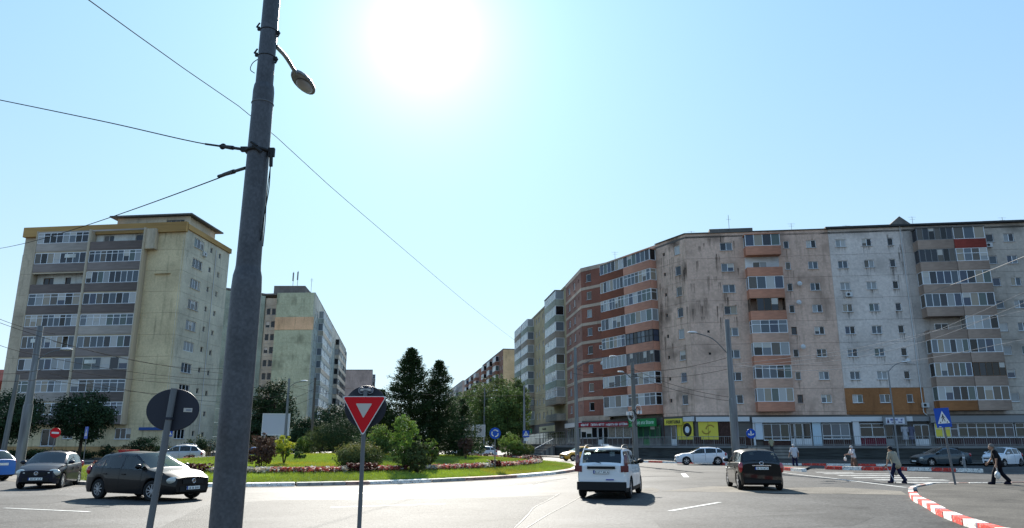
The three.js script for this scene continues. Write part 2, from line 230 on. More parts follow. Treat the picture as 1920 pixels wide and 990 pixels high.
function balcony(fr, u0, u1, v0, dep, o) {                                                      // projecting balcony: slab, parapet, glazing on three sides
  const w = u1 - u0, ph = o.ph || 1.0, gh = (o.h || 2.8) - 0.16 - ph, t = 0.1;
  const b = fr.put(mesh('balcony', cache(['bl', w.toFixed(2), dep, ph].join(), () => merge([box(w, 0.16, dep, w / 2, 0.08, dep / 2), box(w, ph, t, w / 2, 0.16 + ph / 2, dep - t / 2 + 0.01), box(t, ph, dep - t, t / 2 - 0.01, 0.16 + ph / 2, (dep - t) / 2), box(t, ph, dep - t, w - t / 2 + 0.01, 0.16 + ph / 2, (dep - t) / 2)])), o.mat, fr.b), u0, v0, 0.005);
  if (o.open) { return b; }
  const y = 0.16 + ph, g = gh - (o.gap || 0), n = o.n || Math.round(w / 0.85), fm = o.frame || M.pvc, tr = o.transom;
  const f = mesh('glazing_frame', glazing(w - 0.04, g, n, tr), fm, b); f.position.set(0.02, y, dep - 0.06);
  glaze(b, w - 0.04, g, n, o.set || lightGlass, 0.02, y, dep - 0.07, o.missing || 0);
  for (const s of [0, 1]) { const q = mesh('glazing_frame', glazing(dep - 0.12, g, o.ns || 1, tr), fm, b); q.rotation.y = -Math.PI / 2; q.position.set(s ? w - 0.05 : 0.05, y, 0.02); const p = mesh('pane', paneGeo(dep - 0.2, g - 0.1), pick(o.set || lightGlass), b); p.rotation.y = Math.PI / 2; p.position.set(s ? w - 0.06 : 0.06, y + g / 2, dep / 2); }
  if (o.cap) mesh('balcony_roof', box(w + 0.1, 0.12, dep + 0.1, w / 2, 2.74, dep / 2), o.cap, b);
  return b;
}
function inset(pts, d) { const c = pts.reduce((s, p) => [s[0] + p[0] / pts.length, s[1] + p[1] / pts.length], [0, 0]); return pts.map(p => { const l = Math.hypot(p[0] - c[0], p[1] - c[1]); return [p[0] + (c[0] - p[0]) / l * d, p[1] + (c[1] - p[1]) / l * d]; }); }
function acUnit(fr, u, v, n = 0) { const a = fr.put(mesh('air_conditioner', cache('ac', () => merge([box(0.8, 0.55, 0.3, 0.4, 0.28, 0.2), new THREE.TorusGeometry(0.19, 0.02, 6, 18).translate(0.32, 0.28, 0.36), box(0.04, 0.1, 0.3, 0.15, -0.04, 0.15), box(0.04, 0.1, 0.3, 0.65, -0.04, 0.15)])), M.sill, fr.b), u, v, n); const d = mesh('fan_grille', cache('acf', () => new THREE.CylinderGeometry(0.18, 0.18, 0.02, 18).rotateX(Math.PI / 2)), M.blackFrame, a); d.position.set(0.32, 0.28, 0.355); }
function dish(fr, u, v) { fr.put(mesh('satellite_dish', cache('dish', () => merge([new THREE.SphereGeometry(0.45, 14, 5, 0, Math.PI * 2, 0, 0.75).rotateX(Math.PI / 2.3).translate(0, 0.12, 0.15), bar([0, 0, 0], [0, 0.12, 0.42], 0.02), bar([0, 0.12, 0.5], [0, 0.1, 0.95], 0.012)])), M.sill, fr.b), u, v, 0.05); }
const gap = (a) => a.filter(Boolean);
const FONT = await new FontLoader().loadAsync("fonts/droid/droid_sans_bold.typeface.json");
// ----- yellow ten-storey block on the left -----
{
  const b = thing('apartment_block', 'ten storey beige and yellow block with stacked glazed balconies and orange parapet', 'building');
  const A = [-65.6, -97.0], B = [-43.4, -94.2], C = [-42.6, -107.5], D = [-64.8, -110.3];
  const yellow = wall([0.53, 0.485, 0.325]), beige = wall([0.46, 0.43, 0.34]), gab = wall([0.50, 0.50, 0.41]), orange = wall([0.40, 0.27, 0.11]), plinth = wall([0.40, 0.27, 0.13]);
  const pGrey = wall([0.22, 0.205, 0.20]), pDark = wall([0.15, 0.135, 0.13]), pLight = wall([0.36, 0.35, 0.33]), white = wall([0.62, 0.62, 0.62]);
  mesh('inner_wall', poly(inset([[-66.6, -97.2], B, C, D], 0.55), 29.4, 0.02), M.concrete, b);
  const f = frame(b, A, B), S = 2.83, v0 = 4.2;
  // ground floor and plinth
  panel(f, -1.1, f.W, 0, 1.45, [], plinth); wallFloor(f, -1.1, f.W, 1.45, 4.2, yellow, [[15.7, 2.35, 2.2, 1.35, 3, { set: darkGlass }], [12.0, 2.4, 1.6, 1.3, 2, { set: darkGlass }], [5.6, 1.5, 2.2, 2.1, 2, { set: darkGlass }], [2.4, 2.4, 1.6, 1.3, 2, { set: darkGlass }], [8.6, 2.4, 1.4, 1.3, 2, { set: darkGlass }]]);
  const open = { '8,1': 1, '6,0': 1 };
  for (let k = 0; k < 9; k++) {
    const v = v0 + S * k;
    panel(f, -1.1, 1.5, v, v + S, [], beige, 0.26, k > 7 ? -0.06 : 0);
    panel(f, 17.2, f.W, v, v + S, [], yellow);
    panel(f, 1.5, 17.2, v, v + S, [[2.6, v + 1.0, 1.5, 1.25], [5.8, v + 0.15, 0.85, 2.1], [10.6, v + 1.0, 1.5, 1.25], [15.2, v + 1.0, 1.2, 1.25]], white);
    for (const [u, w, h, y] of [[2.6, 1.5, 1.25, 1.0], [5.8, 0.85, 2.1, 0.15], [10.6, 1.5, 1.25, 1.0], [15.2, 1.2, 1.25, 1.0]]) if (open[k + ',' + (u > 9 ? 1 : 0)]) window_(f, u, v + y, w, h, w > 1.3 ? 2 : 1, { noSill: true, set: darkGlass, frame: u > 9 ? M.oldWhite : M.brownFrame }); 
    [[1.66, 9.16], [9.54, 17.04]].forEach(([u0, u1], c) => {
      const r = (k * 3 + c * 5) % 7;
      balcony(f, u0, u1, v, 1.05, { h: S, ph: 0.98, gap: r % 3 === 0 ? 0.22 : 0.12, mat: [pGrey, pDark, pDark, pLight, pDark, pGrey, pDark][r], n: [8, 7, 9, 8, 6, 9, 8][r], transom: [0, 0.72, 0, 0.7, 0, 0.74, 0][r], open: open[k + ',' + c], frame: r === 4 ? M.oldWhite : M.pvc, missing: r === 2 ? 0.1 : 0 });
      f.put(mesh('lintel', cache('lt' + c, () => box(u1 - u0, 0.2, 0.12, (u1 - u0) / 2, 0.1, 0)), r % 2 ? pLight : beige, b), u0, v + S - 0.215, 0.93);
      if (k > 1 && !open[k + ',' + c] && rnd() < 0.35) f.put(mesh('blind', box(1.6, 0.5, 0.03, 0.8, 0.25, 0), white, b), u0 + rr(0.3, 4.5), v + 1.9, 1.03);
    });
  }
  for (const [u, w] of [[1.5, 0.15], [9.18, 0.34], [17.06, 0.16]]) f.put(mesh('fin_wall', box(w, S * 9 + 0.1, 1.12, w / 2, S * 4.5, 0.56), beige, b), u, v0, 0.002);
  f.put(mesh('fin_wall', box(1.35, 2.75, 0.85, 0.68, 1.37, 0.42), beige, b), 17.24, v0 + S * 8 + 0.02, 0.002);
  // orange parapet band, roof, set-back roof storey
  f.put(mesh('parapet', box(f.W + 1.4, 1.35, 0.5, (f.W + 1.4) / 2, 0.67, 0.05), orange, b), -1.2, 29.2, 0.1);
  f.put(mesh('ledge', box(2.2, 0.12, 0.4, 1.1, 0, 0.1), yellow, b), 18.6, 23.6, 0);
  mesh('roof', poly([[-66.7, -97.2], B, C, D], 0.3, 29.7), M.darkConcrete, b);
  { const r = frame(b, [-54.4, -97.2], [-43.9, -96.0]);
    wallFloor(r, 0, r.W, 30.0, 32.0, beige, [[7.2, 30.9, 2.6, 0.6, 4, { noSill: true, set: darkGlass, frame: M.greyFrame }]]);
    mesh('roof_storey', poly([[-54.3, -97.6], [-44.1, -96.4], [-43.6, -104], [-53.8, -105]], 2.0, 30.0), beige, b);
    mesh('roof_cap', poly([[-55.3, -96.7], [-43.4, -95.3], [-42.8, -105], [-54.5, -106]], 0.2, 32.02), M.darkConcrete, b); }
  // gable with the wide windows and the small stair windows
  const g = frame(b, B, C);
  panel(g, 0, g.W, 0, 1.45, [], plinth); 
  for (let k = -1; k < 9; k++) {
    const v = k < 0 ? 1.45 : v0 + S * k, t = k < 0 ? 4.2 : v + S, y = k < 0 ? 2.4 : v + 1.05;
    const wide = k === 3 ? [2.5, y, 2.8, 1.3, 3, { set: [glass[4]], noSill: true }] : [2.5, y, 2.8, 1.3, k % 3 ? 3 : 4, { set: k % 2 ? darkGlass : lightGlass }];
    wallFloor(g, 0, 8.9, v, t, gab, [wide, [7.2, y + 0.35, 0.75, 0.75, 1, { set: darkGlass, frame: M.oldWhite, noSill: true }]]);
    wallFloor(g, 8.9, g.W, v, t, gab, [[9.9, y + 0.2, 0.75, 0.75, 1, { set: darkGlass, frame: M.oldWhite, noSill: true }]]);
  }
  acUnit(g, 4.9, 27.2);
  g.put(mesh('parapet', box(g.W, 0.7, 0.3, g.W / 2, 0.35, 0), orange, b), 0.2, 29.68, 0.05);
  g.put(mesh('downpipe', bar([0, 0, 0], [0, 27.5, 0], 0.05), M.sill, b), 8.9, 1.5, 0.08);
  const bk = frame(b, C, D), lf = frame(b, D, [-66.6, -97.2]);
  panel(bk, 0, bk.W, 0, 29.6, [], beige); panel(lf, 0, lf.W, 0, 29.6, [], beige);
  // blue shop strip low on the corner
  f.put(mesh('shop_sign', box(3.2, 0.35, 0.12, 1.6, 0.17, 0), std([0.03, 0.08, 0.25], 0.5), b), 19.0, 3.45, 0.1);
}
// ----- grey-green block behind the big pole -----
{
  const b = thing('apartment_block', 'tall grey green block with blank gable, pale orange band and rooftop antennas', 'building');
  const green = std(paint([0.38, 0.47, 0.37]), 0.9, { map: grimeTex(9, 34, 0.5) }); green.map.repeat.set(1 / 9, 1 / 34);
  const side = wall([0.34, 0.41, 0.40]), strip = wall([0.40, 0.40, 0.35]), dkgreen = wall([0.27, 0.35, 0.31]), band = wall([0.55, 0.42, 0.28]);
  const A = [-51.5, -158.4], B = [-43, -158], C = [-58, -257], D = [-70, -257], S = 2.82;
  mesh('inner_wall', poly(inset([[-60, -166], [-51.3, -159.4], B, C, D, [-66, -200]], 1.2), 32.5, 0.02), M.concrete, b);
  const g = frame(b, A, B);
  for (let k = 0; k < 12; k++) { const v = 0.4 + S * k; panel(g, 0, g.W, v, Math.min(34, v + S), [], k === 9 ? band : green, 0.26, k === 9 ? 0.08 : 0); }
  const s = frame(b, [-54.2, -159.4], [-51.5, -159.4]);
  for (let k = 0; k < 12; k++) { const v = 0.4 + S * k; wallFloor(s, 0, 2.7, v, v + S > 33 ? 33 : v + S, strip, k < 11 && k > 1 ? [[0.35, v + 0.7, 0.85, 1.4, 1, { noSill: true, set: [glass[0]], frame: M.greyFrame }], [1.5, v + 0.7, 0.85, 1.4, 1, { noSill: true, set: [glass[0]], frame: M.greyFrame }]] : []); }
  const d = frame(b, [-61, -152], [-54.2, -159]); for (let k = 0; k < 12; k++) panel(d, 0, d.W, 0.4 + S * k, Math.min(33.4, 0.4 + S * (k + 1)), [], dkgreen);
  const d2 = frame(b, [-75, -152], [-61, -152]); for (let k = 0; k < 12; k++) panel(d2, 0, d2.W, 0.4 + S * k, Math.min(33.4, 0.4 + S * (k + 1)), [], dkgreen);
  const f = frame(b, B, C), bright = [glass[4], glass[3], glass[4], glass[2]];
  for (let k = 0; k < 12; k++) {
    const v = 0.4 + S * k, t = Math.min(34, v + S);
    if (k > 10) { panel(f, 0, f.W, v, t, [], side); continue; }
    const w = []; for (const u of [2.2, 5.4, 36, 42, 48, 96]) w.push([u, v + 1, 1.6, 1.3, 2, { set: lightGlass }]);
    wallFloor(f, 0, f.W, v, t, side, w);
    balcony(f, 9, 31, v, 1.2, { h: S, mat: k % 3 ? side : strip, n: 16, set: bright, missing: 0.12 });
    balcony(f, 56, 88, v, 1.2, { h: S, mat: strip, n: 18, set: [glass[0], glass[1], glass[4]], missing: 0.5, frame: M.greyFrame });
  }
  mesh('roof', poly([[-61, -152.2], [-54.2, -159], [-51.5, -158.6], B, C, D, [-76, -152.2]], 0.35, 33.6), M.darkConcrete, b);
  mesh('roof_storey', poly([[-53.5, -162], [-46.5, -162], [-47.5, -172], [-55, -172]], 2.4, 33.95), M.darkConcrete, b);
  for (const [x, z, h] of [[-49.2, -161.5, 3.2], [-48.2, -161.5, 3.4]]) mesh('antenna_panel', merge([box(0.28, 1.9, 0.16, x, 36.3 + h - 1.2, z), bar([x, 36.2, z - 0.15], [x, 36.3 + h, z - 0.15], 0.05)]), M.greyFrame, b);
  mesh('antenna_mast', merge([bar([-44.3, 34, -159], [-44.3, 37.4, -159], 0.04), bar([-44.7, 36.8, -159], [-43.9, 36.8, -159], 0.02), bar([-44.6, 37.1, -159], [-44, 37.1, -159], 0.02)]), M.greyFrame, b);
}
// ----- more distant blocks, at the far ends of the street -----
function farBlock(label, A, B, C, H, wallMat, sideMat, floors, balc) {
  const b = thing('apartment_block', label, 'building'), D = [A[0] + C[0] - B[0], A[1] + C[1] - B[1]], S = H / (floors + 0.4);
  mesh('inner_wall', poly(inset([A, B, C, D], 0.6), H - 0.4, 0.02), M.concrete, b);
  const f = frame(b, A, B), g = frame(b, B, C);
  for (let k = 0; k < floors; k++) for (const [fr, mat, bl] of [[f, wallMat, balc[0]], [g, sideMat, balc[1]]]) {
    const v = S * k, w = [], n = Math.floor(fr.W / 3.4); for (let i = 0; i < n; i++) { const u = (i + 0.5) * fr.W / n - 0.7; if (!bl.some(([a, c]) => u + 1.4 > a && u < c)) if (!bl.blank) w.push([u, v + 1, 1.3, 1.2, 2, { noSill: true, set: darkGlass }]); }
    wallFloor(fr, 0, fr.W, v, k === floors - 1 ? H : v + S, mat, w);
    for (const [a, c, m] of bl) balcony(fr, a, c, v, 1.2, { h: S, mat: m, n: Math.round((c - a) / 1.1), set: lightGlass });
  }
  const h = frame(b, C, D), e = frame(b, D, A); panel(h, 0, h.W, 0, H, [], sideMat); panel(e, 0, e.W, 0, H, [], wallMat);
  mesh('roof', poly([A, B, C, D], 0.3, H + 0.004), M.darkConcrete, b);
  return b;
}
{
  const blank = []; blank.blank = true;
  farBlock('pinkish grey block far down the street behind the give way sign', [-75, -300], [-56.4, -300], [-66, -350], 30.8, wall([0.36, 0.31, 0.29]), wall([0.3, 0.3, 0.3]), 10, [blank, [[5, 20, wall([0.3, 0.3, 0.3])], [28, 44, wall([0.3, 0.3, 0.3])]]]);
  const br = wall([0.26, 0.15, 0.11]);
  // seen from the street on their left side: front face towards the camera, long face towards the street
  const mk = (label, x0, z0, x1, z1, H, m, m2, bal) => { const L = Math.hypot(x1 - x0, z1 - z0), nx = -(z1 - z0) / L, nz = (x1 - x0) / L; return farBlock(label, [x1, z1], [x0, z0], [x0 + nx * 12, z0 + nz * 12], H, m, m2, 10, bal); };
  mk('yellowish block with brown balconies beyond the green balcony block', -2.6, -215, -10.5, -262, 28.6, br, wall([0.50, 0.42, 0.27]), [[[6, 12, br], [20, 26, br], [34, 40, br]], blank]);
  mk('brown block half hidden by the street trees', -11.5, -268, -20, -318, 28.2, br, br, [[[8, 14, wall([0.3, 0.2, 0.16])], [24, 30, br], [40, 46, br]], blank]);
  mk('pale grey block at the far end of the tree lined street', -22, -330, -36, -410, 29, wall([0.35, 0.34, 0.33]), wall([0.4, 0.38, 0.34]), [[[8, 16, wall([0.36, 0.36, 0.36])], [30, 38, wall([0.36, 0.36, 0.36])], [56, 64, wall([0.36, 0.36, 0.36])]], blank]);
  // red roofed house at the left edge
  const h = thing('house', 'low house with red tiled roof beyond the yellow block', 'building', [-84, 0, -112]);
  mesh('wall', box(18, 9.5, 10, 0, 4.75, 0), wall([0.5, 0.48, 0.4]), h);
  mesh('roof', new THREE.ExtrudeGeometry(new THREE.Shape([[-5.8, 0], [5.8, 0], [0, 3.2]].map(p => new THREE.Vector2(...p))), { depth: 19, bevelEnabled: false }).rotateY(Math.PI / 2).translate(-9.5, 9.5, 0), std([0.36, 0.08, 0.06], 0.8, { map: rep(stoneMap, 2) }), h);
}
const BL = {};
function marks(w, h) { const L = []; let x = 0; while (x < w) { const q = rr(0.35, 0.7) * h; if (rnd() > 0.14) { L.push(box(h * 0.16, h * rr(0.6, 1), 0.03, x + q * 0.15, h * 0.45, 0), box(q * 0.7, h * 0.15, 0.03, x + q * 0.45, h * (rnd() < 0.5 ? 0.8 : 0.45), 0)); if (rnd() < 0.5) L.push(box(h * 0.15, h * 0.6, 0.03, x + q * 0.75, h * 0.35, 0.001)); } x += q; } return merge(L); }   // lettering too small to read
// ----- the long bent row of blocks on the right -----
const RZ = [0.8, -185], RA = [9.3, -125], RB = [10.8, -112.5], RC = [14.2, -108.7], RD = [19.9, -98.5], RE = [22.75, -93.2], RF = [40.6, -91], RG = [49.6, -89.8], RH = [58.7, -88.6], RI = [80, -85.8];
const slab = k => 5.6 + 2.8 * k, TERR = 1.6;
function backs(b, pts, H, mat, d = 12) { // plain walls behind, so that the block is closed
  const a = pts[0], c = pts[pts.length - 1], dx = c[0] - a[0], dz = c[1] - a[1], L = Math.hypot(dx, dz), n = [dz / L * d, -dx / L * d], a2 = [a[0] + n[0], a[1] + n[1]], c2 = [c[0] + n[0], c[1] + n[1]];
  mesh('inner_wall', poly(inset([...pts, c2, a2], 0.9), H - 1, 0.02), M.concrete, b); mesh('roof', poly([...pts, c2, a2], 0.25, H - 0.6), M.darkConcrete, b);
  for (const [p, q] of [[c, c2], [c2, a2], [a2, a]]) { const f = frame(b, p, q); panel(f, 0.02, f.W - 0.02, 0, H - 0.62, [], mat); }
}
// olive block with green balconies, running away down the street
{
  const b = thing('apartment_block', 'olive plastered block with two stacks of green grey balconies down the street', 'building');
  const ol = wall([0.36, 0.33, 0.22]), gr = [wall([0.27, 0.33, 0.29]), wall([0.33, 0.38, 0.33]), wall([0.26, 0.27, 0.25]), wall([0.30, 0.28, 0.24])];
  backs(b, [RZ, RA], 28.6, ol);
  const f = frame(b, RZ, RA), bright = [glass[4], glass[4], glass[3], glass[2]];
  panel(f, 0, f.W, 0, slab(0), [], M.darkConcrete);
  for (let k = 0; k < 8; k++) {
    const v = slab(k), w = [3.2, 33.5, 38, 42, 46, 30.5].map(u => [u, v + 1, u > 40 ? 0.9 : 1.4, 1.2, u > 40 ? 1 : 2, { noSill: true, set: darkGlass }]);
    wallFloor(f, 0, f.W, v, k === 7 ? 28.6 : v + 2.8, ol, w);
    balcony(f, 9, 18, v, 1.5, { mat: gr[k % 4], n: 8, set: bright, frame: k === 3 ? M.blackFrame : M.pvc });
    balcony(f, 19, 28, v, 1.5, { mat: gr[(k + 1) % 4], n: 8, set: bright, frame: k === 1 ? M.blackFrame : M.pvc });
    balcony(f, 49, 59, v, 1.6, { mat: gr[(k + 2) % 4], n: 8, set: k % 3 ? bright : darkGlass, missing: k === 0 ? 0.6 : 0, open: k === 0, cap: k === 7 ? M.darkConcrete : null });
  }
  // shops at its foot
  f.put(mesh('shop_sign', box(14, 1.0, 0.25, 7, 0.5, 0), std([0.55, 0.5, 0.3], 0.6), b), 42, 3.9, 1.4);
  f.put(mesh('shop_sign', box(7, 0.9, 0.25, 3.5, 0.45, 0), std([0.05, 0.26, 0.13], 0.5), b), 24, 3.9, 1.2);
  f.put(mesh('awning', merge([box(7, 0.1, 2.2, 3.5, 0, 1.1)]).rotateX(0.3), std([0.6, 0.36, 0.28], 0.8), b), 12, 4.6, 0);
  for (let i = 0; i < 9; i++) { const w = f.put(mesh('shop_window', glazing(4.6, 2.2, 3, 0.75), M.greyFrame, b), 14 + i * 5, 1.7, 0.1); glaze(w, 4.6, 2.2, 3, darkGlass, 0, 0, -0.012); }
  f.put(mesh('shop_text', marks(3.4, 0.36), M.blackFrame, b), 45.5, 4.25, 1.54);
}
// brick red block with pale bands and the rust and pink balcony stacks
{
  const b = BL.red = thing('apartment_block', 'brick red block with pale floor bands and rust and salmon balcony stacks', 'building');
  const redL = wall([0.25, 0.15, 0.125]), redR = wall([0.22, 0.105, 0.08]), band = wall([0.42, 0.37, 0.31]), top = wall([0.40, 0.35, 0.30]), rust = wall([0.20, 0.085, 0.055]), pink = wall([0.46, 0.255, 0.19]), grey = wall([0.40, 0.40, 0.39]);
  backs(b, [RA, RB, RC, RD], 28.6, redL, 11);
  for (const [f, m, ws] of [[frame(b, RA, RB), redL, [[2.3, 1.5], [6.6, 1.2], [10.4, 0.5]]], [frame(b, RB, RC), redR, [[1.1, 1.0], [3.8, 0.5]]]]) {
    panel(f, 0, f.W, 0, TERR, [], M.darkConcrete);
    for (let k = 0; k < 8; k++) {
      const v = slab(k), t = k === 7 ? 28.2 : v + 2.8;
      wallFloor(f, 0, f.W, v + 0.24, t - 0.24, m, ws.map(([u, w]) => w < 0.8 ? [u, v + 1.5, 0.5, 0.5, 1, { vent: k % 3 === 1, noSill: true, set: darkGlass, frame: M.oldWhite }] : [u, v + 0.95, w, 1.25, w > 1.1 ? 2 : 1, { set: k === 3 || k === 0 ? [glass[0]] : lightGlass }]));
      panel(f, 0, f.W, t - 0.24, k === 7 ? 28.6 : t + 0.24, [], k === 7 ? top : band, 0.26, 0.03);
    }
    if (f.W < 8) { acUnit(f, 3.6, slab(4) + 1.4); dish(f, 4.3, slab(2) + 2); acUnit(f, 3.7, slab(3) + 1.5); }
    panel(f, 0, f.W, slab(0) - 0.5, slab(0) + 0.24, [], band, 0.26, 0.03);
  }
  const f = frame(b, RC, RD);
  panel(f, 0, f.W, 0, TERR, [], M.darkConcrete);
  for (let k = 0; k < 8; k++) {
    const v = slab(k); panel(f, 0, f.W, v, k === 7 ? 28.6 : v + 2.8, [], top);
    balcony(f, 0.05, 5.62, v, 1.15, { mat: k === 0 ? grey : rust, n: [4, 4, 6, 6, 6, 8, 7, 6][k], transom: [0, 0, 0, 0.7, 0, 0.72, 0, 0][k], set: k === 2 ? [glass[4]] : lightGlass, cap: k === 7 ? top : null });
    balcony(f, 5.72, 11.6, v, 1.15, { mat: pink, n: [5, 5, 8, 7, 5, 6, 7, 6][k], transom: [0.72, 0.6, 0, 0.5, 0, 0.7, 0.7, 0][k], set: k === 2 ? darkGlass : lightGlass, frame: k === 3 ? M.blackFrame : k === 2 ? M.greyFrame : M.pvc, cap: k === 7 ? pink : null });
  }
}
// pink grey block with the heavy weathering
{
  const b = BL.pink = thing('apartment_block', 'pinkish weathered block with dark stains and a salmon bay of balconies', 'building');
  const dirty = (c, W, a, st) => { const t = grimeTex(W, 28.6, a, st); t.repeat.set(1 / W, 1 / 28.6); return std(paint(c), 0.92, { map: t }); };
  backs(b, [RD, RE, RF], 28.6, wall([0.45, 0.36, 0.31]));
  const st = []; for (let q = 0; q < 26; q++) st.push([rr(0.3, 6.5), rr(17, 28.4), 0.5, rr(0.8, 3.4), 0.8]); for (let k = 0; k < 8; k++) { st.push([13, slab(k) + 0.9, 0.8, 1.6, 0.5]); st.push([5.2, slab(k) + 0.9, 1.6, 0.7, 0.25], [15.9, slab(k) + 0.9, 1.2, 0.6, 0.3]); }
  const mE = dirty([0.545, 0.435, 0.375], 18, 0.42, st), st2 = []; for (let q = 0; q < 24; q++) st2.push([rr(0, 6), rr(14, 28.4), 0.6, rr(1, 4.5), 0.7]);
  const mD = dirty([0.53, 0.43, 0.37], 6.1, 0.8, st2), salmon = wall([0.45, 0.235, 0.165]), salmon2 = wall([0.50, 0.36, 0.29]);
  const d = frame(b, RD, RE), e = frame(b, RE, RF);
  panel(d, 0, d.W, 0, TERR, [], M.darkConcrete); panel(e, 0, e.W, 0, TERR, [], M.darkConcrete);
  for (let k = 0; k < 8; k++) {
    const v = slab(k), t = k === 7 ? 28.6 : v + 2.8;
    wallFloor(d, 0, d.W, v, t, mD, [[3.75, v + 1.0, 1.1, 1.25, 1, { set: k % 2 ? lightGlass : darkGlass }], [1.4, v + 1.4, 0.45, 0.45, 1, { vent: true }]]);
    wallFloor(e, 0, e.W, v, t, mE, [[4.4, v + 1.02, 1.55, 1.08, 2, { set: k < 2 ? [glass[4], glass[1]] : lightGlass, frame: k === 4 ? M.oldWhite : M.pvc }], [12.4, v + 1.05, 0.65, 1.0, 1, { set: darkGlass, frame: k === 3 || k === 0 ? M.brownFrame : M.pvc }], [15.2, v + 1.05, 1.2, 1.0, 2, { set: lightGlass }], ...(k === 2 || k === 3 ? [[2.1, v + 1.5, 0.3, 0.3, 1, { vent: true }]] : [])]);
    const op = k === 6, old = k === 4;
    balcony(e, 7.35, 11.7, v, 1.3, { mat: k === 3 || k === 1 ? salmon2 : salmon, n: [5, 5, 4, 4, 5, 4, 4, 4][k], transom: [0, 0.75, 0, 0.66, 0, 0, 0, 0][k], set: old ? darkGlass : lightGlass, frame: old ? M.brownFrame : M.pvc, open: op, cap: k === 7 ? salmon : null, missing: old ? 0.3 : 0 });
    if (op) { const w = e.put(mesh('white_wall', box(4.2, 1.9, 0.04, 2.1, 0.95, 0), wall([0.7, 0.7, 0.7]), b), 7.4, v + 0.9, 0.03); window_(e, 8.3, v + 0.95, 1.8, 1.2, 2, { n: 0.2, noSill: true }); }
    if (k === 4 || k === 2) dish(e, 13.5, v + 2.1); if (k === 5) dish(e, 13.8, v + 1.7);
  }
  panel(d, 0, d.W, 5.2, slab(0), [], mD); panel(e, 0, e.W, 5.2, slab(0), [], mE);
  e.put(mesh('roof_storey', box(5.5, 1.0, 5, 2.75, 0.5, -2.6), M.darkConcrete, b), 3.2, 28.2, 0);
  mesh('antenna_mast', merge([bar([29.2, 28.6, -95], [29.2, 31.8, -95], 0.03), bar([28.9, 31.2, -95], [29.5, 31.2, -95], 0.015)]), M.greyFrame, b);
  for (const fr of [d, e]) fr.put(mesh('coping', box(fr.W + 0.1, 0.1, 0.4, fr.W / 2, 0.05, -0.1), M.darkConcrete, b), 0, 28.61, 0.06);
}
// grey white block with run-off streaks, orange lowest storey and the brown corner balconies
{
  const b = BL.grey = thing('apartment_block', 'grey white block with streaked windows, orange lowest storey and brown balcony stack', 'building');
  backs(b, [RF, RG, RH], 28.6, wall([0.45, 0.45, 0.44]));
  const st = []; for (let k = 1; k < 8; k++) for (const [u, w] of [[1.45, 1.1], [4.6, 1.1], [7.4, 0.6]]) st.push([u, slab(k) + 1.02, w, rr(0.7, 1.6), 0.75], [u, slab(k) + 1.02, w, rr(0.4, 1.2), 0.5]);
  for (let k = 1; k < 9; k++) for (let q = 0; q < 5; q++) st.push([rr(0.4, 8.8), slab(k), 1.2, 0.25, 0.35]); for (let q = 0; q < 8; q++) st.push([rr(7, 9), rr(22, 28.4), 0.5, 3, 0.5]);
  const t = grimeTex(9.1, 28.6, 0.22, st); t.repeat.set(1 / 9.1, 1 / 28.6);
  const grey = std(paint([0.55, 0.55, 0.55]), 0.92, { map: t }), orange = wall([0.27, 0.135, 0.06]), brown = wall([0.30, 0.25, 0.215]), dkred = wall([0.22, 0.05, 0.04]), gw = wall([0.42, 0.42, 0.41]);
  const f = frame(b, RF, RG), g = frame(b, RG, RH);
  panel(f, 0, f.W, 0, TERR, [], M.darkConcrete); panel(g, 0, g.W, 0, TERR, [], M.darkConcrete);
  for (let k = 0; k < 8; k++) {
    const v = slab(k), tp = k === 7 ? 28.6 : v + 2.8, sh = k === 5;
    wallFloor(f, 0, f.W, v, tp, k === 0 ? orange : grey, [[0.85, v + 1.02, 1.2, 1.0, 2, { set: sh ? [glass[4]] : lightGlass }], [4.0, v + 1.02, 1.2, 1.0, 2, { set: sh ? [glass[4]] : lightGlass }], [7.1, v + 1.02, 0.7, 1.0, 1, { set: darkGlass }]]);
    panel(g, 0, g.W, v, tp, [], gw);
    const o = { mat: k === 0 ? orange : brown };
    balcony(g, 1.0, 5.2, v, 1.5, { ...o, n: [5, 6, 6, 3, 5, 5, 6, 6][k], set: k > 5 ? darkGlass : lightGlass, frame: k > 5 ? M.greyFrame : M.pvc, open: k === 3, cap: k === 7 ? M.darkConcrete : null });
    balcony(g, 5.26, 8.9, v, 1.5, { mat: k === 7 ? dkred : brown, n: [4, 5, 4, 4, 4, 4, 4, 3][k], transom: k === 6 ? 0.6 : 0, set: k === 1 ? darkGlass : lightGlass, frame: k === 1 ? M.brownFrame : M.pvc, cap: k === 7 ? M.darkConcrete : null });
    if (k === 3) window_(g, 2.2, v + 0.5, 1.6, 1.6, 2, { n: 0.2, noSill: true, set: darkGlass });
  }
  panel(f, 0, f.W, 5.2, slab(0), [], orange); panel(g, 0, g.W, 5.2, slab(0), [], gw);
  acUnit(f, 1.3, slab(5) + 0.1); acUnit(f, 8.6, slab(0) + 0.4); dish(f, 7.6, slab(2) + 0.2);
  f.put(mesh('downpipe', merge([bar([0, 0, 0], [0, 23.5, 0], 0.06), bar([0, 0, 0], [0.7, -0.6, 0], 0.06)]), M.sill, b), 8.75, slab(0) - 0.2, 0.1);
  for (const fr of [f, g]) fr.put(mesh('roof_edge', box(fr.W + 0.5, 0.22, 1.0, fr.W / 2, 0.11, -0.2), std(0.05, 0.7), b), -0.1, 28.61, 0.2);
  f.put(mesh('roof_gable', new THREE.ExtrudeGeometry(new THREE.Shape([[-1.3, 0], [1.3, 0], [0, 1.1]].map(p => new THREE.Vector2(...p))), { depth: 3, bevelEnabled: false }).translate(0, 0, -3), M.darkConcrete, b), 8.8, 28.83, 0.3);
}
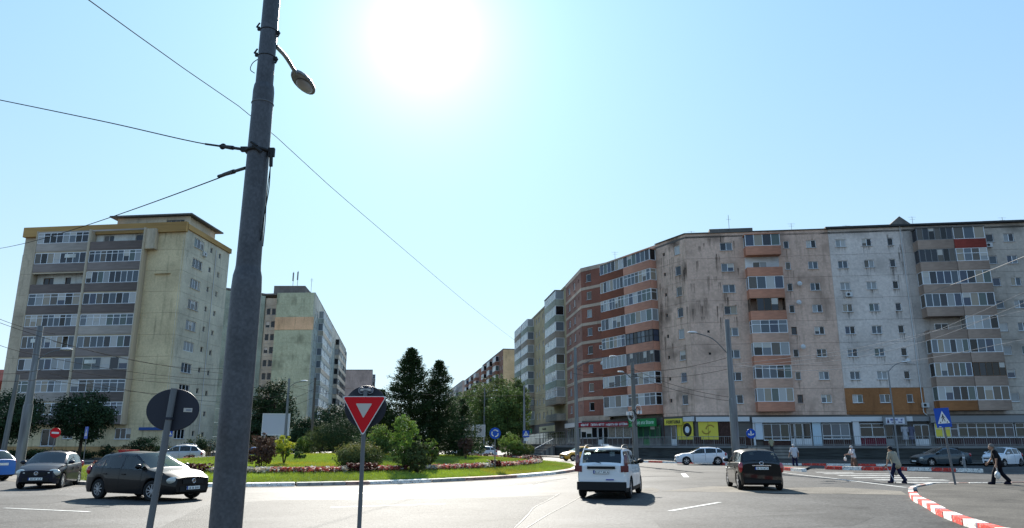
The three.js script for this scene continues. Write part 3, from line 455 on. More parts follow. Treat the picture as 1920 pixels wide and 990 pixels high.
// end block
{
  const b = BL.end = thing('apartment_block', 'pale grey block with dark stained panels at the end of the row', 'building');
  const t = grimeTex(21.5, 28.6, 0.4, []); t.repeat.set(1 / 21.5, 1 / 28.6);
  const gw = std(paint([0.40, 0.40, 0.38]), 0.92, { map: t }), h = frame(b, RH, RI);
  backs(b, [RH, RI], 28.6, gw);
  panel(h, 0, h.W, 0, TERR, [], M.darkConcrete);
  for (let k = 0; k < 8; k++) { const v = slab(k), w = []; for (const [u, ww] of [[0.5, 0.9], [2.55, 1.2], [6, 1.2], [9.4, 1.2], [13, 1.2], [17, 1.2]]) w.push([u, v + 1.02, ww, 1.05, ww > 1 ? 2 : 1, { set: lightGlass }]); wallFloor(h, 0, h.W, v, k === 7 ? 28.6 : v + 2.8, gw, w); }
  panel(h, 0, h.W, 5.2, slab(0), [], gw);
  acUnit(h, 0.2, slab(7) + 0.3);
  h.put(mesh('roof_edge', box(h.W + 0.5, 0.22, 1.0, h.W / 2, 0.11, -0.2), std(0.05, 0.7), b), 0.4, 28.62, 0.2);
}

// aerials on the roofs of the row
{ const ae = (b, x, z, h) => mesh('antenna_mast', merge([bar([x, 28, z], [x, 28.6 + h, z], 0.025), bar([x - 0.5, 28.5 + h, z], [x + 0.5, 28.5 + h, z], 0.012), bar([x - 0.35, 28.2 + h, z], [x + 0.35, 28.2 + h, z], 0.012)]), M.greyFrame, b);
  ae(BL.pink, 37, -93.5, 1.6); ae(BL.grey, 44, -93, 1.2); ae(BL.grey, 52, -91.5, 1.9); ae(BL.red, 15.6, -108, 1.5); ae(BL.pink, 24.2, -95.5, 1.1); ae(BL.end, 63, -90.5, 1.5); }
// ================= shops, terrace, railing, stairs =================
M.brickDark = std([0.10, 0.055, 0.045], 0.9, { map: rep(stoneMap, 0.8) }); M.shopWhite = std([0.56, 0.56, 0.56], 0.6); M.yellow = std([0.62, 0.52, 0.07], 0.55); M.greenSign = std([0.02, 0.20, 0.06], 0.5); M.redSign = std([0.24, 0.02, 0.03], 0.5); M.textPale = std([0.6, 0.6, 0.6], 0.6); M.bluePanel = std([0.30, 0.33, 0.38], 0.5); M.poster = std([0.33, 0.28, 0.22], 0.5, { map: rep(stoneMap, 1.1) });
const shopGlass = [glass[0], glass[0], GL([0.012, 0.014, 0.014]), glass[1], GL([0.02, 0.026, 0.02])], greenGlass = [GL([0.015, 0.05, 0.03]), GL([0.02, 0.06, 0.035]), GL([0.03, 0.07, 0.05])];
// one shop bay: low wall, window with bars, fascia
function bay(fr, u0, u1, n, o) {
  const base = o.base ?? 1.0, top = o.top ?? 4.15, w = u1 - u0;
  if (base > 0.05) fr.put(mesh('low_wall', box(w - 0.02, base, 0.3, w / 2, base / 2, -0.15), o.wall || M.brickDark, fr.b), u0, TERR, o.out);
  const s = fr.put(mesh(o.name || 'shop_window', glazing(w - 0.04, top - TERR - base, n, o.transom || 0), o.frame || M.shopWhite, fr.b), u0 + 0.02, TERR + base, o.out - 0.06);
  glaze(s, w - 0.04, top - TERR - base, n, o.set || shopGlass, 0, 0, -0.012);
  if (o.sill !== 0) mesh('sill', box(w, 0.09, 0.18, w / 2, 0.0, 0.1), o.frame || M.shopWhite, s);
  return s;
}
function fascia(fr, u0, u1, v0, v1, mat, out, name = 'fascia') { return fr.put(mesh(name, box(u1 - u0, v1 - v0, 0.22, (u1 - u0) / 2, (v1 - v0) / 2, 0), mat, fr.b), u0, v0, out); }
function door(fr, u, w, h, out, o = {}) { const d = fr.put(mesh('door', glazing(w, h, o.n || 1, o.transom || 0), o.frame || M.shopWhite, fr.b), u, TERR, out); glaze(d, w, h * 0.68, o.n || 1, o.set || shopGlass, 0, h * 0.3, -0.012); const k = mesh('door_panel', box(w - 0.12, h * 0.3, 0.03, w / 2, h * 0.16, -0.01), o.panel || o.frame || M.shopWhite, d); mesh('handle', box(0.04, 0.3, 0.06, w - 0.14, h * 0.45, 0.05), M.greyFrame, d); return d; }
const slatBack = (fr, u0, u1, out) => fr.put(mesh('shop_wall', box(u1 - u0, 3.58, 0.06, (u1 - u0) / 2, 1.79, 0), M.darkConcrete, fr.b), u0, TERR, out - 0.34);
{ // red shop under the brick red block
  const f1 = frame(BL.red, RB, RC), f2 = frame(BL.red, RC, RD), f0 = frame(BL.red, RA, RB);
  slatBack(f0, 0, f0.W, 0.3); slatBack(f1, 0, f1.W, 0.3); slatBack(f2, 0, f2.W, 0.5);
  for (const [u0, u1] of [[0.2, 6], [6, 12.4]]) bay(f0, u0, u1, 4, { out: 0.2, base: 0.3, set: [glass[2], glass[1]], frame: M.bluePanel });
  fascia(f0, 0, f0.W, 4.3, 5.0, M.shopWhite, 0.45);
  bay(f1, -0.3, 3.0, 3, { out: 0.5 }); door(f1, 3.1, 0.95, 2.5, 0.45); bay(f1, 4.1, 5.5, 1, { out: 0.5, base: 0.1 });
  bay(f2, 0.3, 5.7, 3, { out: 0.75, set: [M.poster, M.poster, glass[2]] });
  const s1 = fascia(f1, -0.5, 5.4, 4.2, 4.85, M.redSign, 0.7, 'shop_sign'), s2 = fascia(f2, 0, 5.9, 4.15, 4.8, M.redSign, 0.95, 'shop_sign');
  const t1 = mesh('lettering', marks(4.6, 0.4), M.textPale, s1); t1.position.set(0.6, 0.12, 0.13); const t2 = mesh('lettering', marks(4.8, 0.4), M.textPale, s2); t2.position.set(0.4, 0.12, 0.13);
  // green shop
  bay(f2, 6.1, 8.2, 2, { out: 0.75, set: greenGlass, frame: std([0.03, 0.16, 0.06], 0.5), wall: M.darkConcrete }); door(f2, 8.25, 1.3, 2.5, 0.7, { frame: std([0.04, 0.15, 0.05], 0.5), set: greenGlass }); bay(f2, 9.6, 11.7, 2, { out: 0.75, set: greenGlass, frame: std([0.03, 0.16, 0.06], 0.5), wall: M.darkConcrete });
  const s = fascia(f2, 6.0, 11.6, 4.0, 5.05, M.greenSign, 1.3, 'shop_sign');
  const tx = mesh('lettering', new TextGeometry('Natura Store', { font: FONT, size: 0.46, depth: 0.03, curveSegments: 3 }), std([0.45, 0.62, 0.5], 0.6), s); tx.position.set(1.35, 0.32, 0.11);
  const lg = mesh('leaf_emblem', merge([new THREE.TorusGeometry(0.34, 0.04, 6, 20).translate(0.8, 0.52, 0.12), new THREE.SphereGeometry(0.16, 8, 6).scale(1, 1.4, 0.15).rotateZ(-0.6).translate(0.8, 0.52, 0.12)]), std([0.15, 0.42, 0.18], 0.6), s);
}
{ // yellow shop, brick stretch, white shop fronts
  const d = frame(BL.pink, RD, RE), e = frame(BL.pink, RE, RF);
  slatBack(d, 0, d.W, 0.3); slatBack(e, 0, e.W, 0.3);
  door(d, 1.7, 1.0, 2.5, 0.3, { set: [glass[0]] });
  const s = fascia(d, 0.9, 4.2, 4.1, 4.9, M.yellow, 0.6, 'shop_sign');
  const tx = mesh('lettering', new TextGeometry('FORTUNA', { font: FONT, size: 0.42, depth: 0.03, curveSegments: 3 }), M.blackFrame, s); tx.position.set(0.42, 0.18, 0.11);
  fascia(d, 4.3, d.W + 0.1, 4.5, 5.05, M.shopWhite, 0.4); fascia(e, 0, 6.4, 4.45, 5.0, M.shopWhite, 0.42);
  d.put(mesh('low_wall', box(4, 1.0, 0.3, 2, 0.5, -0.15), M.brickDark, d.b), 2.05 + 0.75, TERR, 0.3); e.put(mesh('low_wall', box(6.6, 1.0, 0.3, 3.3, 0.5, -0.15), M.brickDark, e.b), 0, TERR, 0.3);
  const pan = (fr, u, w, dec) => { const p = fr.put(mesh('poster_panel', box(w, 2.3, 0.06, w / 2, 1.15, 0), M.yellow, fr.b), u, 2.3, 0.32); if (dec === 1) { mesh('ring_motif', new THREE.TorusGeometry(0.62, 0.2, 4, 32).scale(1, 1, 0.05).translate(w / 2, 1.2, 0.035), M.blackFrame, p); mesh('disc_motif', new THREE.CylinderGeometry(0.4, 0.4, 0.02, 24).rotateX(Math.PI / 2).translate(w / 2, 1.2, 0.036), std([0.6, 0.66, 0.75], 0.5), p); } if (dec > 1) mesh('swirl_motif', new THREE.TorusGeometry(0.5, 0.09, 5, 20, 2.6).rotateZ(dec === 2 ? 3.4 : 0.5).scale(1, 1, 0.1).translate(dec === 2 ? w * 0.8 : w * 0.2, 1.2, 0.035), std([0.34, 0.22, 0.04], 0.5), p); };
  pan(d, 2.9, 0.75, 0); pan(d, 3.75, 2.1, 1); pan(e, 0.25, 1.15, 2); pan(e, 1.45, 1.15, 3);
  e.put(mesh('brick_wall', box(1.6, 2.8, 0.2, 0.8, 1.4, 0), M.brickDark, e.b), 2.7, TERR, 0.2); e.put(mesh('column', box(0.22, 2.9, 0.3, 0.11, 1.45, 0), M.shopWhite, e.b), 6.75, TERR, 0.3);
  fascia(e, 6.7, e.W + 0.2, 4.3, 4.95, M.shopWhite, 0.55);
  e.put(mesh('sign_panel', box(0.85, 2.1, 0.06, 0.43, 1.05, 0), std([0.5, 0.55, 0.6], 0.5), e.b), 7.0, 2.3, 0.5);
  bay(e, 7.9, 11.0, 3, { out: 0.45, base: 0.6, transom: 0.2 });
  door(e, 11.1, 0.5, 2.6, 0.35, { n: 1 }); door(e, 11.65, 0.9, 2.6, 0.4, { set: shopGlass }); door(e, 12.6, 0.95, 2.6, 0.3, { set: [glass[0]] }); e.put(mesh('sign_panel', box(1.0, 2.7, 0.06, 0.5, 1.35, 0), std([0.42, 0.52, 0.58], 0.5), e.b), 13.7, TERR, 0.4);
  bay(e, 14.8, 18.0, 3, { out: 0.45, base: 0.75, transom: 0.22, set: [glass[1], glass[2], glass[3]] });
}
{ // white shop with red flower trough, sign box, double door, long windows
  const f = frame(BL.grey, RF, RG), g = frame(BL.grey, RG, RH), h = frame(BL.end, RH, RI);
  slatBack(f, 0, f.W, 0.3); slatBack(g, 0, g.W, 0.6); slatBack(h, 0, h.W, 0.6);
  fascia(f, 0, 7.2, 4.4, 4.95, M.shopWhite, 0.55); fascia(f, 7.25, f.W, 4.4, 4.95, M.greyFrame, 0.5); fascia(g, 0, g.W, 4.2, 5.0, M.greyFrame, 0.9); fascia(h, 0, h.W, 4.2, 5.0, M.greyFrame, 0.9);
  f.put(mesh('column', box(0.7, 2.9, 0.3, 0.35, 1.45, 0), M.shopWhite, f.b), 0.4, TERR, 0.4);
  bay(f, 1.15, 4.0, 2, { out: 0.45, base: 0.95, transom: 0.72, wall: std([0.2, 0.03, 0.05], 0.8, { map: rep(stoneMap, 0.7) }) }); door(f, 4.05, 0.9, 2.5, 0.4, { frame: M.greyFrame }); 
  const s = f.put(mesh('sign_box', box(2.6, 1.0, 0.3, 1.3, 0.5, 0), M.greyFrame, f.b), 3.75, 3.95, 0.95); mesh('sign_face', box(2.1, 0.72, 0.02, 1.3, 0.5, 0.155), std([0.58, 0.58, 0.62], 0.5), s);
  mesh('tree_emblem', new THREE.ConeGeometry(0.14, 0.55, 10).scale(1, 1, 0.1).translate(0.5, 0.52, 0.175), std([0.05, 0.02, 0.05], 0.6), s); const lt = mesh('lettering', marks(1.35, 0.26), std([0.08, 0.10, 0.3], 0.6), s); lt.position.set(0.78, 0.5, 0.17); const lt2 = mesh('lettering', marks(1.2, 0.18), std([0.1, 0.1, 0.22], 0.6), s); lt2.position.set(0.85, 0.24, 0.17);
  door(f, 7.3, 1.7, 2.4, 0.35, { n: 2 });
  bay(g, 0.4, 3.0, 3, { out: 0.75, base: 0.9, transom: 0.6, set: [glass[2], glass[1], M.yellow] });
  bay(g, 3.0, 9.1, 6, { out: 0.75, base: 0.9, transom: 0.68, set: shopGlass, wall: std([0.07, 0.045, 0.045], 0.9) });
  for (let i = 0; i < 3; i++) bay(h, 0.05 + i * 7, 7 + i * 7, 7, { out: 0.75, base: 0.9, transom: 0.68, set: shopGlass, wall: std([0.07, 0.045, 0.045], 0.9) });
  // garments hung outside the clothes shop
  const cl = (u, m, nm) => { const t = f.put(tag(mesh(numbered('hanging_garment'), merge([box(0.5, 0.32, 0.14, 0, 1.5, 0), new THREE.CylinderGeometry(0.2, 0.34, 1.25, 10).translate(0, 0.8, 0), box(0.14, 0.6, 0.12, -0.33, 1.35, 0), box(0.14, 0.6, 0.12, 0.33, 1.35, 0), bar([0, 1.6, 0], [0, 1.95, 0], 0.02), box(0.1, 1.6, 0.1, 0, 0.3, 0)]), m, scene), nm, 'clothing'), u, TERR + 0.5, 0.9); };
  cl(6.05, std([0.34, 0.34, 0.36], 0.9), 'grey patterned dress hung outside the shop with the sign box'); cl(6.75, std([0.1, 0.1, 0.14], 0.9), 'dark dress hung outside beside the double door');
}
// ----- terrace with retaining wall -----
const TW = [[3.6, -121], [9.6, -103.5], [14, -96], [21, -87.6], [26.6, -86.2], [31.6, -85.4], [46, -83.3], [80, -79]];
{
  const stone = std([0.085, 0.09, 0.085], 0.85, { map: rep(stoneMap, 1.3), bumpMap: rep(stoneMap, 0.9), bumpScale: 0.05 });
  const t = thing('retaining_wall', 'dark stone retaining wall carrying the shop terrace', 'wall');
  const back = [[80, -86.5], [58.7, -89.4], [40.6, -91.8], [22.7, -94], [19.6, -99], [13.8, -109.3], [10.2, -113.2], [8, -130]];
  for (let i = 0; i + 1 < TW.length; i++) {
    const f = frame(t, TW[i], TW[i + 1]); if (i === 4) { f.put(mesh('wall', box(f.W, TERR - 0.3, 0.3, f.W / 2, (TERR - 0.3) / 2, -0.16), stone, t)); }
    else f.put(mesh('wall', box(f.W, TERR - 0.3, 0.3, f.W / 2, (TERR - 0.3) / 2, -0.15), stone, t));
    f.put(mesh('coping', box(f.W + 0.05, 0.3, 0.5, f.W / 2, 0.15, -0.12), std([0.24, 0.24, 0.235], 0.85, { map: rep(plasterMap, 5) }), t), 0, TERR - 0.3, 0);
  }
  mesh('deck', poly([...TW.map(([x, z]) => [x, z - 0.3]), ...back], 0.2, TERR - 0.21), M.concrete, t);
}
// railing: posts and rails
M.rail = std([0.22, 0.23, 0.23], 0.5, { metalness: 0.5 });
function railing(A, B, y, label) {
  const r = thing('railing', label, 'railing'), f = frame(r, A, B), n = Math.max(2, Math.round(f.W / 1.15)), bal = [];
  for (const v of [1.0, 0.12]) f.put(mesh('rail', box(f.W, 0.05, 0.05, f.W / 2, 0, 0), M.rail, r), 0, y + v, -0.1);
  for (let i = 0; i <= n; i++) { const u = i * f.W / n; f.put(mesh('post', cache('rpost', () => box(0.05, 1.0, 0.05, 0, 0.5, 0)), M.rail, r), clamp(u, 0.04, f.W - 0.04), y, -0.1); if (i < n) for (let k = 1; k < 5; k++) bal.push(box(0.018, 0.86, 0.018, u + k * f.W / n / 5, 0.55, 0)); }
  f.put(mesh('balusters', merge(bal), M.rail, r), 0, y, -0.1);
}
['beside the left steps', 'before the pale sign shop', 'before the red fascia shop', 'before the yellow poster shop', null, 'before the white shop fronts', 'before the long dark shop windows'].forEach((l, i) => { if (l) railing(TW[i], i === 6 ? [60, -81.5] : TW[i + 1], TERR, 'grey metal terrace railing ' + l); });
// stairs
function stairs(A, B, n, depth, y0, label) { const s = thing('stairs', label, 'stairs'), f = frame(s, A, B), h = (TERR - 0.13) / n; for (let i = 0; i < n; i++) f.put(mesh('step', box(f.W, h * (n - i) - 0.004 * (i + 1), depth, f.W / 2, h * (n - i) / 2, depth / 2), i % 2 ? M.concrete : M.darkConcrete, s), 0, 0.13, i * depth + 0.02); return f; }
const midStairs = stairs([26.7, -86.15], [31.5, -85.45], 9, 0.34, 0, 'dark steps up to the terrace between the brick stretch and the white shop');
const leftStairs = stairs([3.2, -121.6], [6.4, -112.4], 8, 0.36, 0, 'concrete steps with pale sloped handrail at the end of the terrace');
{ const r = thing('handrail', 'pale sloped handrail of the left concrete steps', 'railing'); const f = frame(r, [3.2, -121.6], [6.4, -112.4]); f.put(mesh('rail', bar([9.2, 2.5, 0.1], [9.2, 1.1, 3.0], 0.05), M.sill, r)); for (const [z, y] of [[0.2, 2.45], [1.6, 1.8], [2.95, 1.1]]) f.put(mesh('post', bar([9.2, 0.1, z], [9.2, y, z], 0.03), M.rail, r)); }
// ================= poles, lamps, wires, signs =================
M.steel = std([0.105, 0.105, 0.112], 0.55, { metalness: 0.25, map: rep(dtex(256, 256, (u, v) => { const s = fbm(u, v, 40, 3), g = fbm(u, v, 5, 4); return 205 + (s - 0.5) * 70 + (g - 0.5) * 50; }), 1.2) });
M.steelPale = std([0.28, 0.29, 0.30], 0.5, { metalness: 0.4, map: rep(stoneMap, 1) }); M.post = std([0.12, 0.125, 0.13], 0.55, { metalness: 0.3 }); M.blackIron = std(0.025, 0.6); M.wire = std(0.02, 0.95, { specularIntensity: 0.1 }); M.concretePole = std([0.27, 0.265, 0.25], 0.9, { map: rep(stoneMap, 1) }); M.lampGlass = std([0.30, 0.30, 0.29], 0.35); M.wood = std([0.10, 0.085, 0.075], 0.9);
const lathe = (pts, n = 24) => new THREE.LatheGeometry(pts.map(([r, y]) => new THREE.Vector2(r, y)), n);
function lampHead(len = 0.62, w = 0.3) { const b = new THREE.SphereGeometry(0.5, 18, 12); b.scale(w, 0.2, len); const p = b.attributes.position; for (let i = 0; i < p.count; i++) if (p.getY(i) < -0.02) p.setY(i, -0.02); b.computeVertexNormals(); return b; }
{ // the big stepped steel pole in front
  const o = thing('street_lamp', 'thick stepped steel pole with wires and a lamp standing close by', 'street lamp', [-3.39, 0.12, -9.2]);
  const pg = lathe([[0.0, 0], [0.22, 0], [0.19, 0.12], [0.186, 3.55], [0.178, 3.72], [0.160, 3.80], [0.154, 3.86], [0.137, 6.02], [0.139, 6.04], [0.139, 6.3], [0.13, 6.38], [0.116, 6.42], [0.106, 9.6], [0, 9.6]], 40); { const u = pg.attributes.uv, p = pg.attributes.position; for (let i = 0; i < u.count; i++) u.setXY(i, u.getX(i) * 1.2, p.getY(i)); } mesh('pole', pg, M.steel, o);
  mesh('collar', new THREE.TorusGeometry(0.141, 0.008, 6, 40).rotateX(Math.PI / 2).translate(0, 6.12, 0), M.steelPale, o);
  for (const y of [6.82, 7.22]) { mesh('clamp', merge([new THREE.TorusGeometry(0.114, 0.008, 6, 32).rotateX(Math.PI / 2).translate(0, y, 0), box(0.035, 0.05, 0.035, -0.135, y + 0.03, 0.02), box(0.035, 0.05, 0.035, 0.135, y - 0.03, 0.02), bar([-0.17, y + 0.05, 0.02], [-0.13, y + 0.12, 0.02], 0.012), bar([0.13, y - 0.1, 0.02], [0.16, y - 0.03, 0.02], 0.014)]), M.blackIron, o); }
  const arm = mesh('lamp_arm', tube([[0.10, 7.02, -0.05], [0.05, 7.18, -0.6], [-0.03, 7.33, -1.4]], 0.03, 20, 8), M.steelPale, o);
  const lh = mesh('lamp_head', lampHead(1.0, 0.3), M.steelPale, o); lh.position.set(-0.04, 7.4, -1.85); lh.rotation.x = 0.1; const lg = mesh('lamp_glass', new THREE.SphereGeometry(0.5, 16, 10).scale(0.22, 0.12, 0.6), M.lampGlass, lh); lg.position.set(0, -0.03, -0.06);
  // tension clamp with two insulators and the dangling cable ends
  const cl = mesh('tension_clamp', merge([new THREE.TorusGeometry(0.155, 0.022, 6, 36).rotateX(Math.PI / 2).translate(0, 5.42, 0), box(0.09, 0.06, 0.06, -0.17, 5.44, 0.05), box(0.08, 0.12, 0.05, 0.19, 5.4, 0.04), bar([0.19, 5.4, 0.05], [0.2, 5.2, 0.05], 0.025), bar([-0.02, 5.45, 0.16], [0.1, 5.36, 0.16], 0.02), bar([-0.05, 5.5, 0.16], [0.04, 5.44, 0.17], 0.016)]), M.blackIron, o);
  mesh('cable_end', tube([[0.19, 5.3, 0.05], [0.2, 4.9, 0.05], [0.17, 4.5, 0.06], [0.15, 4.18, 0.05]], 0.007, 16, 5), M.wire, o); mesh('cable_end', tube([[0.2, 5.3, 0.05], [0.185, 4.8, 0.07], [0.19, 4.4, 0.06], [0.185, 4.1, 0.06]], 0.006, 16, 5), M.wire, o);
  mesh('cable_end', tube([[-0.11, 6.8, 0], [-0.18, 6.72, 0.02], [-0.2, 6.62, 0.02], [-0.14, 6.57, 0.02]], 0.006, 12, 5), M.wire, o);
}
// other poles
function lampPole(label, x, z, H, r0, r1, mat, arms, turn = 0, o = {}) {
  const t = thing(o.name || 'street_lamp', label, o.cat || 'street lamp', [x, o.y || 0, z], turn);
  const p = mesh('pole', o.step ? lathe([[0, 0], [r0, 0], [r0, H * 0.45], [r0 * 0.8, H * 0.47], [r1, H], [0, H]], 18) : lathe([[0, 0], [r0, 0], [r1, H], [0, H]], 18), mat, t); if (o.lean) t.rotation.z = o.lean;
  for (const [y, dx, dz, up] of arms) { const e = [dx, y + up, dz]; mesh('lamp_arm', tube([[0, y, 0], [dx * 0.5, y + up * 0.75, dz * 0.5], e], 0.035, 14, 6), M.post, t); const h = mesh('lamp_head', lampHead(0.75, 0.3), M.sill, t); h.position.set(dx * 1.12, y + up + 0.02, dz * 1.12); h.rotation.y = Math.atan2(dx, dz); const g = mesh('lamp_glass', new THREE.SphereGeometry(0.5, 10, 8).scale(0.22, 0.1, 0.48), M.lampGlass, h); g.position.y = -0.03; }
  return t;
}
lampPole('grey pole with one lamp standing on the island edge behind the white car', 5.75, -67, 10, 0.2, 0.13, M.steelPale, [[8.1, 3.0, 0.5, 1.0]], 0, { y: 0.3 });
lampPole('concrete pole wrapped in cables before the red shop fascia', 10.1, -62, 8.4, 0.24, 0.15, M.concretePole, [[6.9, -1.0, 0.8, 0.6]]);
lampPole('tall stepped pole with curved lamp arm beyond the black car', 15.05, -51, 10.1, 0.27, 0.16, M.steelPale, [[7.6, -2.3, 0.4, 1.5]], 0, { step: true, y: 0.12 });
lampPole('slim curved lamp before the orange storey', 37.6, -74, 8.9, 0.09, 0.06, M.greyFrame, [[8.8, 1.5, 0.2, 0.9]]);
lampPole('stepped tram wire pole with lamp before the dark trees', -29.4, -45.5, 8.9, 0.27, 0.17, M.steelPale, [[6.7, 1.5, -0.2, 0.75]], 0, { step: true });
lampPole('leaning old concrete pole before the yellow block', -37.2, -55.5, 6.8, 0.2, 0.13, M.concretePole, [], 0, { name: 'utility_pole', cat: 'pole', lean: -0.03 });
lampPole('grey lamp pole beside the white billboard', -22.5, -75, 8.2, 0.16, 0.1, M.steelPale, [[7.3, 1.4, 0.1, 0.6]]);
lampPole('dark wooden pole beside the grey green block', -21.2, -80, 8.7, 0.16, 0.11, M.wood, [], 0, { name: 'utility_pole', cat: 'pole' });
lampPole('dark pole at the corner of the olive block', 1.8, -110, 10.2, 0.2, 0.13, M.greyFrame, [], 0, { name: 'utility_pole', cat: 'pole' });
lampPole('double lamp pole among the street trees', -4.4, -120, 10.5, 0.15, 0.1, M.steelPale, [[9.6, 1.6, 0.2, 0.5], [8.6, 1.2, 0.2, 0.3]]);
{ const t = thing('cable_bundle', 'loops of cable hung on the concrete pole before the red shop', 'cable', [10.1, 0, -62]); for (let i = 0; i < 7; i++) { const y = rr(3.2, 4.6), s = i % 2 ? 1 : -1; mesh('loop', new THREE.TorusGeometry(rr(0.22, 0.36), 0.025, 5, 22).scale(0.8, 1.2, 1).translate(s * rr(0.2, 0.4), y, 0.2 + i * 0.01), i % 3 ? M.wire : M.textPale, t); } mesh('junction_box', box(0.4, 0.3, 0.2, -0.45, 4.2, 0.15), M.textPale, t); mesh('junction_box', box(0.35, 0.26, 0.2, 0.42, 4.3, 0.15), M.textPale, t); }
// wires
function wire(label, pts, r, group, mat = M.wire, sag = 0, cat = 'wire') {                    // points in metres
  const P_ = pts.map(p => p.isVector3 ? p : new THREE.Vector3(...p)); let q = P_;
  if (P_.length === 2) { q = []; for (let i = 0; i <= 14; i++) { const t = i / 14, p = P_[0].clone().lerp(P_[1], t); p.y -= sag * 4 * t * (1 - t); q.push(p); } }
  return tag(mesh(numbered('overhead_wire'), tube(q, r, 40, 5), mat, scene), label, cat, group);
}
const TP = [-3.39, 5.54, -9.2];
wire('dark span wire with strain insulator leaving the big pole towards the sky on the left', [[-3.5, 5.56, -9.15], atD(385, 270, 9.6), atD(200, 229, 10.4), atD(-120, 163, 12)], 0.008);
{ const a = new THREE.Vector3(-3.55, 5.56, -9.16), b = atD(385, 270, 9.6); tag(mesh(numbered('strain_insulator'), merge([bar(a.toArray(), a.clone().lerp(b, 0.35).toArray(), 0.02), bar(a.clone().lerp(b, 0.3).toArray(), a.clone().lerp(b, 0.62).toArray(), 0.03, 0.022), bar(a.clone().lerp(b, 0.6).toArray(), b.toArray(), 0.014), new THREE.TorusGeometry(0.035, 0.012, 5, 12).translate(...a.clone().lerp(b, 0.55).toArray())]), M.blackIron, scene), 'black strain insulator on the upper span wire at the big pole', 'insulator'); }
{ const a = new THREE.Vector3(-3.53, 5.3, -9.16), far = atD(-40, 470, 34), b = a.clone().lerp(far, 0.03); wire('dark span wire from the big pole out past the yellow block', [a, far], 0.009, null, M.wire, 0.25); tag(mesh(numbered('strain_insulator'), merge([bar(a.toArray(), b.toArray(), 0.022), bar(a.clone().lerp(far, 0.012).toArray(), a.clone().lerp(far, 0.024).toArray(), 0.032, 0.026)]), M.blackIron, scene), 'black strain insulator on the lower span wire at the big pole', 'insulator'); }
wire('long dark cable slanting down from overhead to the olive block', [atD(150, -12, 13), atD(330, 118, 18), atD(470, 216, 22), atD(620, 350, 30), atD(760, 470, 44), atD(880, 572, 70), atD(970, 642, 125)], 0.012);
const G1 = 'overhead wires on the left';
const LP = new THREE.Vector3(-29.4, 8.4, -45.5);
for (const [a, b] of [[[-20, 590], [103, 626]], [[-20, 598], [230, 672]], [[-20, 640], [95, 668]], [[-20, 700], [90, 690]], [[-20, 712], [88, 708]]]) wire('thin dark wire crossing before the yellow block to the tram wire pole', [atD(...a, 40), atD(...b, 45.4)], 0.014, G1, M.wire, 0.15);
for (const [a, b, da, db] of [[[98, 672], [440, 712], 45.5, 60], [[98, 690], [440, 722], 45.5, 62], [[94, 700], [430, 755], 45.5, 62], [[230, 672], [445, 690], 52, 62], [[100, 640], [440, 702], 45.5, 64], [[90, 712], [430, 742], 45.5, 58]]) wire('thin dark wire strung past the gable of the yellow block', [atD(...a, da), atD(...b, db)], 0.014, 'wires past the gable', M.wire, 0.3);
const G2 = 'overhead wires on the right', RP = new THREE.Vector3(15.05, 6.9, -51);
for (const [a, b, c, d] of [[[1375, 683], [1580, 658], [1700, 633], [1940, 578]], [[1375, 684], [1502, 695], [1700, 678], [1940, 633]], [[1378, 688], [1560, 668], [1720, 632], [1940, 540]], [[1378, 690], [1570, 676], [1735, 640], [1940, 560]]]) wire('pale cable running from the tall stepped pole past the grey white block', [atD(...a, 51), atD(...b, 46), atD(...c, 42), atD(...d, 36)], 0.013, G2, std([0.24, 0.24, 0.24], 0.8));  // paler than the other wires: sunlit brightness put into the colour
wire('pale cable from the brown balcony stack out of view', [atD(1735, 551, 86), atD(1830, 517, 60), atD(1940, 473, 44)], 0.02, null, std([0.24, 0.24, 0.24], 0.8));  // same pale colour carrying the sunlight on the cable
for (const [a, b, da, db] of [[[1075, 700], [1176, 692], 67, 62], [[1180, 695], [1372, 668], 62, 51], [[1180, 705], [1372, 690], 62, 51], [[1078, 690], [1178, 700], 67, 62], [[985, 740], [1075, 720], 110, 67], [[985, 745], [1075, 745], 110, 67], [[1184, 690], [1372, 745], 62, 51], [[1184, 700], [1372, 752], 62, 51], [[985, 770], [1176, 712], 110, 62]]) wire('thin dark wire between the poles before the red and pink blocks', [atD(...a, da), atD(...b, db)], 0.016, 'wires before the red and pink blocks', M.wire, 0.35);
for (const [a, b, da, db] of [[[549, 725], [690, 742], 75, 90], [[549, 735], [465, 745], 75, 70], [[588, 730], [470, 768], 80, 70], [[588, 745], [470, 778], 80, 70], [[549, 722], [588, 715], 75, 80]]) wire('thin dark wire between the poles beside the billboard', [atD(...a, da), atD(...b, db)], 0.016, 'wires beside the billboard', M.wire, 0.3);
wire('thin wire across the conifers', [atD(588, 720, 80), atD(760, 738, 52), atD(985, 742, 110)], 0.014);
// ----- signs -----
const SC = { blue: std([0.012, 0.07, 0.36], 0.4), white: std([0.66, 0.66, 0.63], 0.45), red: std([0.56, 0.006, 0.012], 0.45), back: std([0.03, 0.032, 0.042], 0.5), edge: std([0.25, 0.25, 0.27], 0.5), black: std(0.02, 0.5), pale: std([0.50, 0.46, 0.40], 0.6) };
const discG = (r, d = 0.02, n = 40) => new THREE.CylinderGeometry(r, r, d, n).rotateX(Math.PI / 2);
const triS = (r, k = 0) => { const s = new THREE.Shape(), c = r * 0.12; const P_ = [[-r * 0.866, r * 0.5], [r * 0.866, r * 0.5], [0, -r]]; for (let i = 0; i < 3; i++) { const a = P_[i], b = P_[(i + 1) % 3], z = P_[(i + 2) % 3], L = Math.hypot(b[0] - a[0], b[1] - a[1]), t = c / L, A = [a[0] + (b[0] - a[0]) * t, a[1] + (b[1] - a[1]) * t], Z = [a[0] + (z[0] - a[0]) * t, a[1] + (z[1] - a[1]) * t]; i ? s.lineTo(...Z) : s.moveTo(...Z); s.quadraticCurveTo(a[0], a[1], ...A); } return s; };
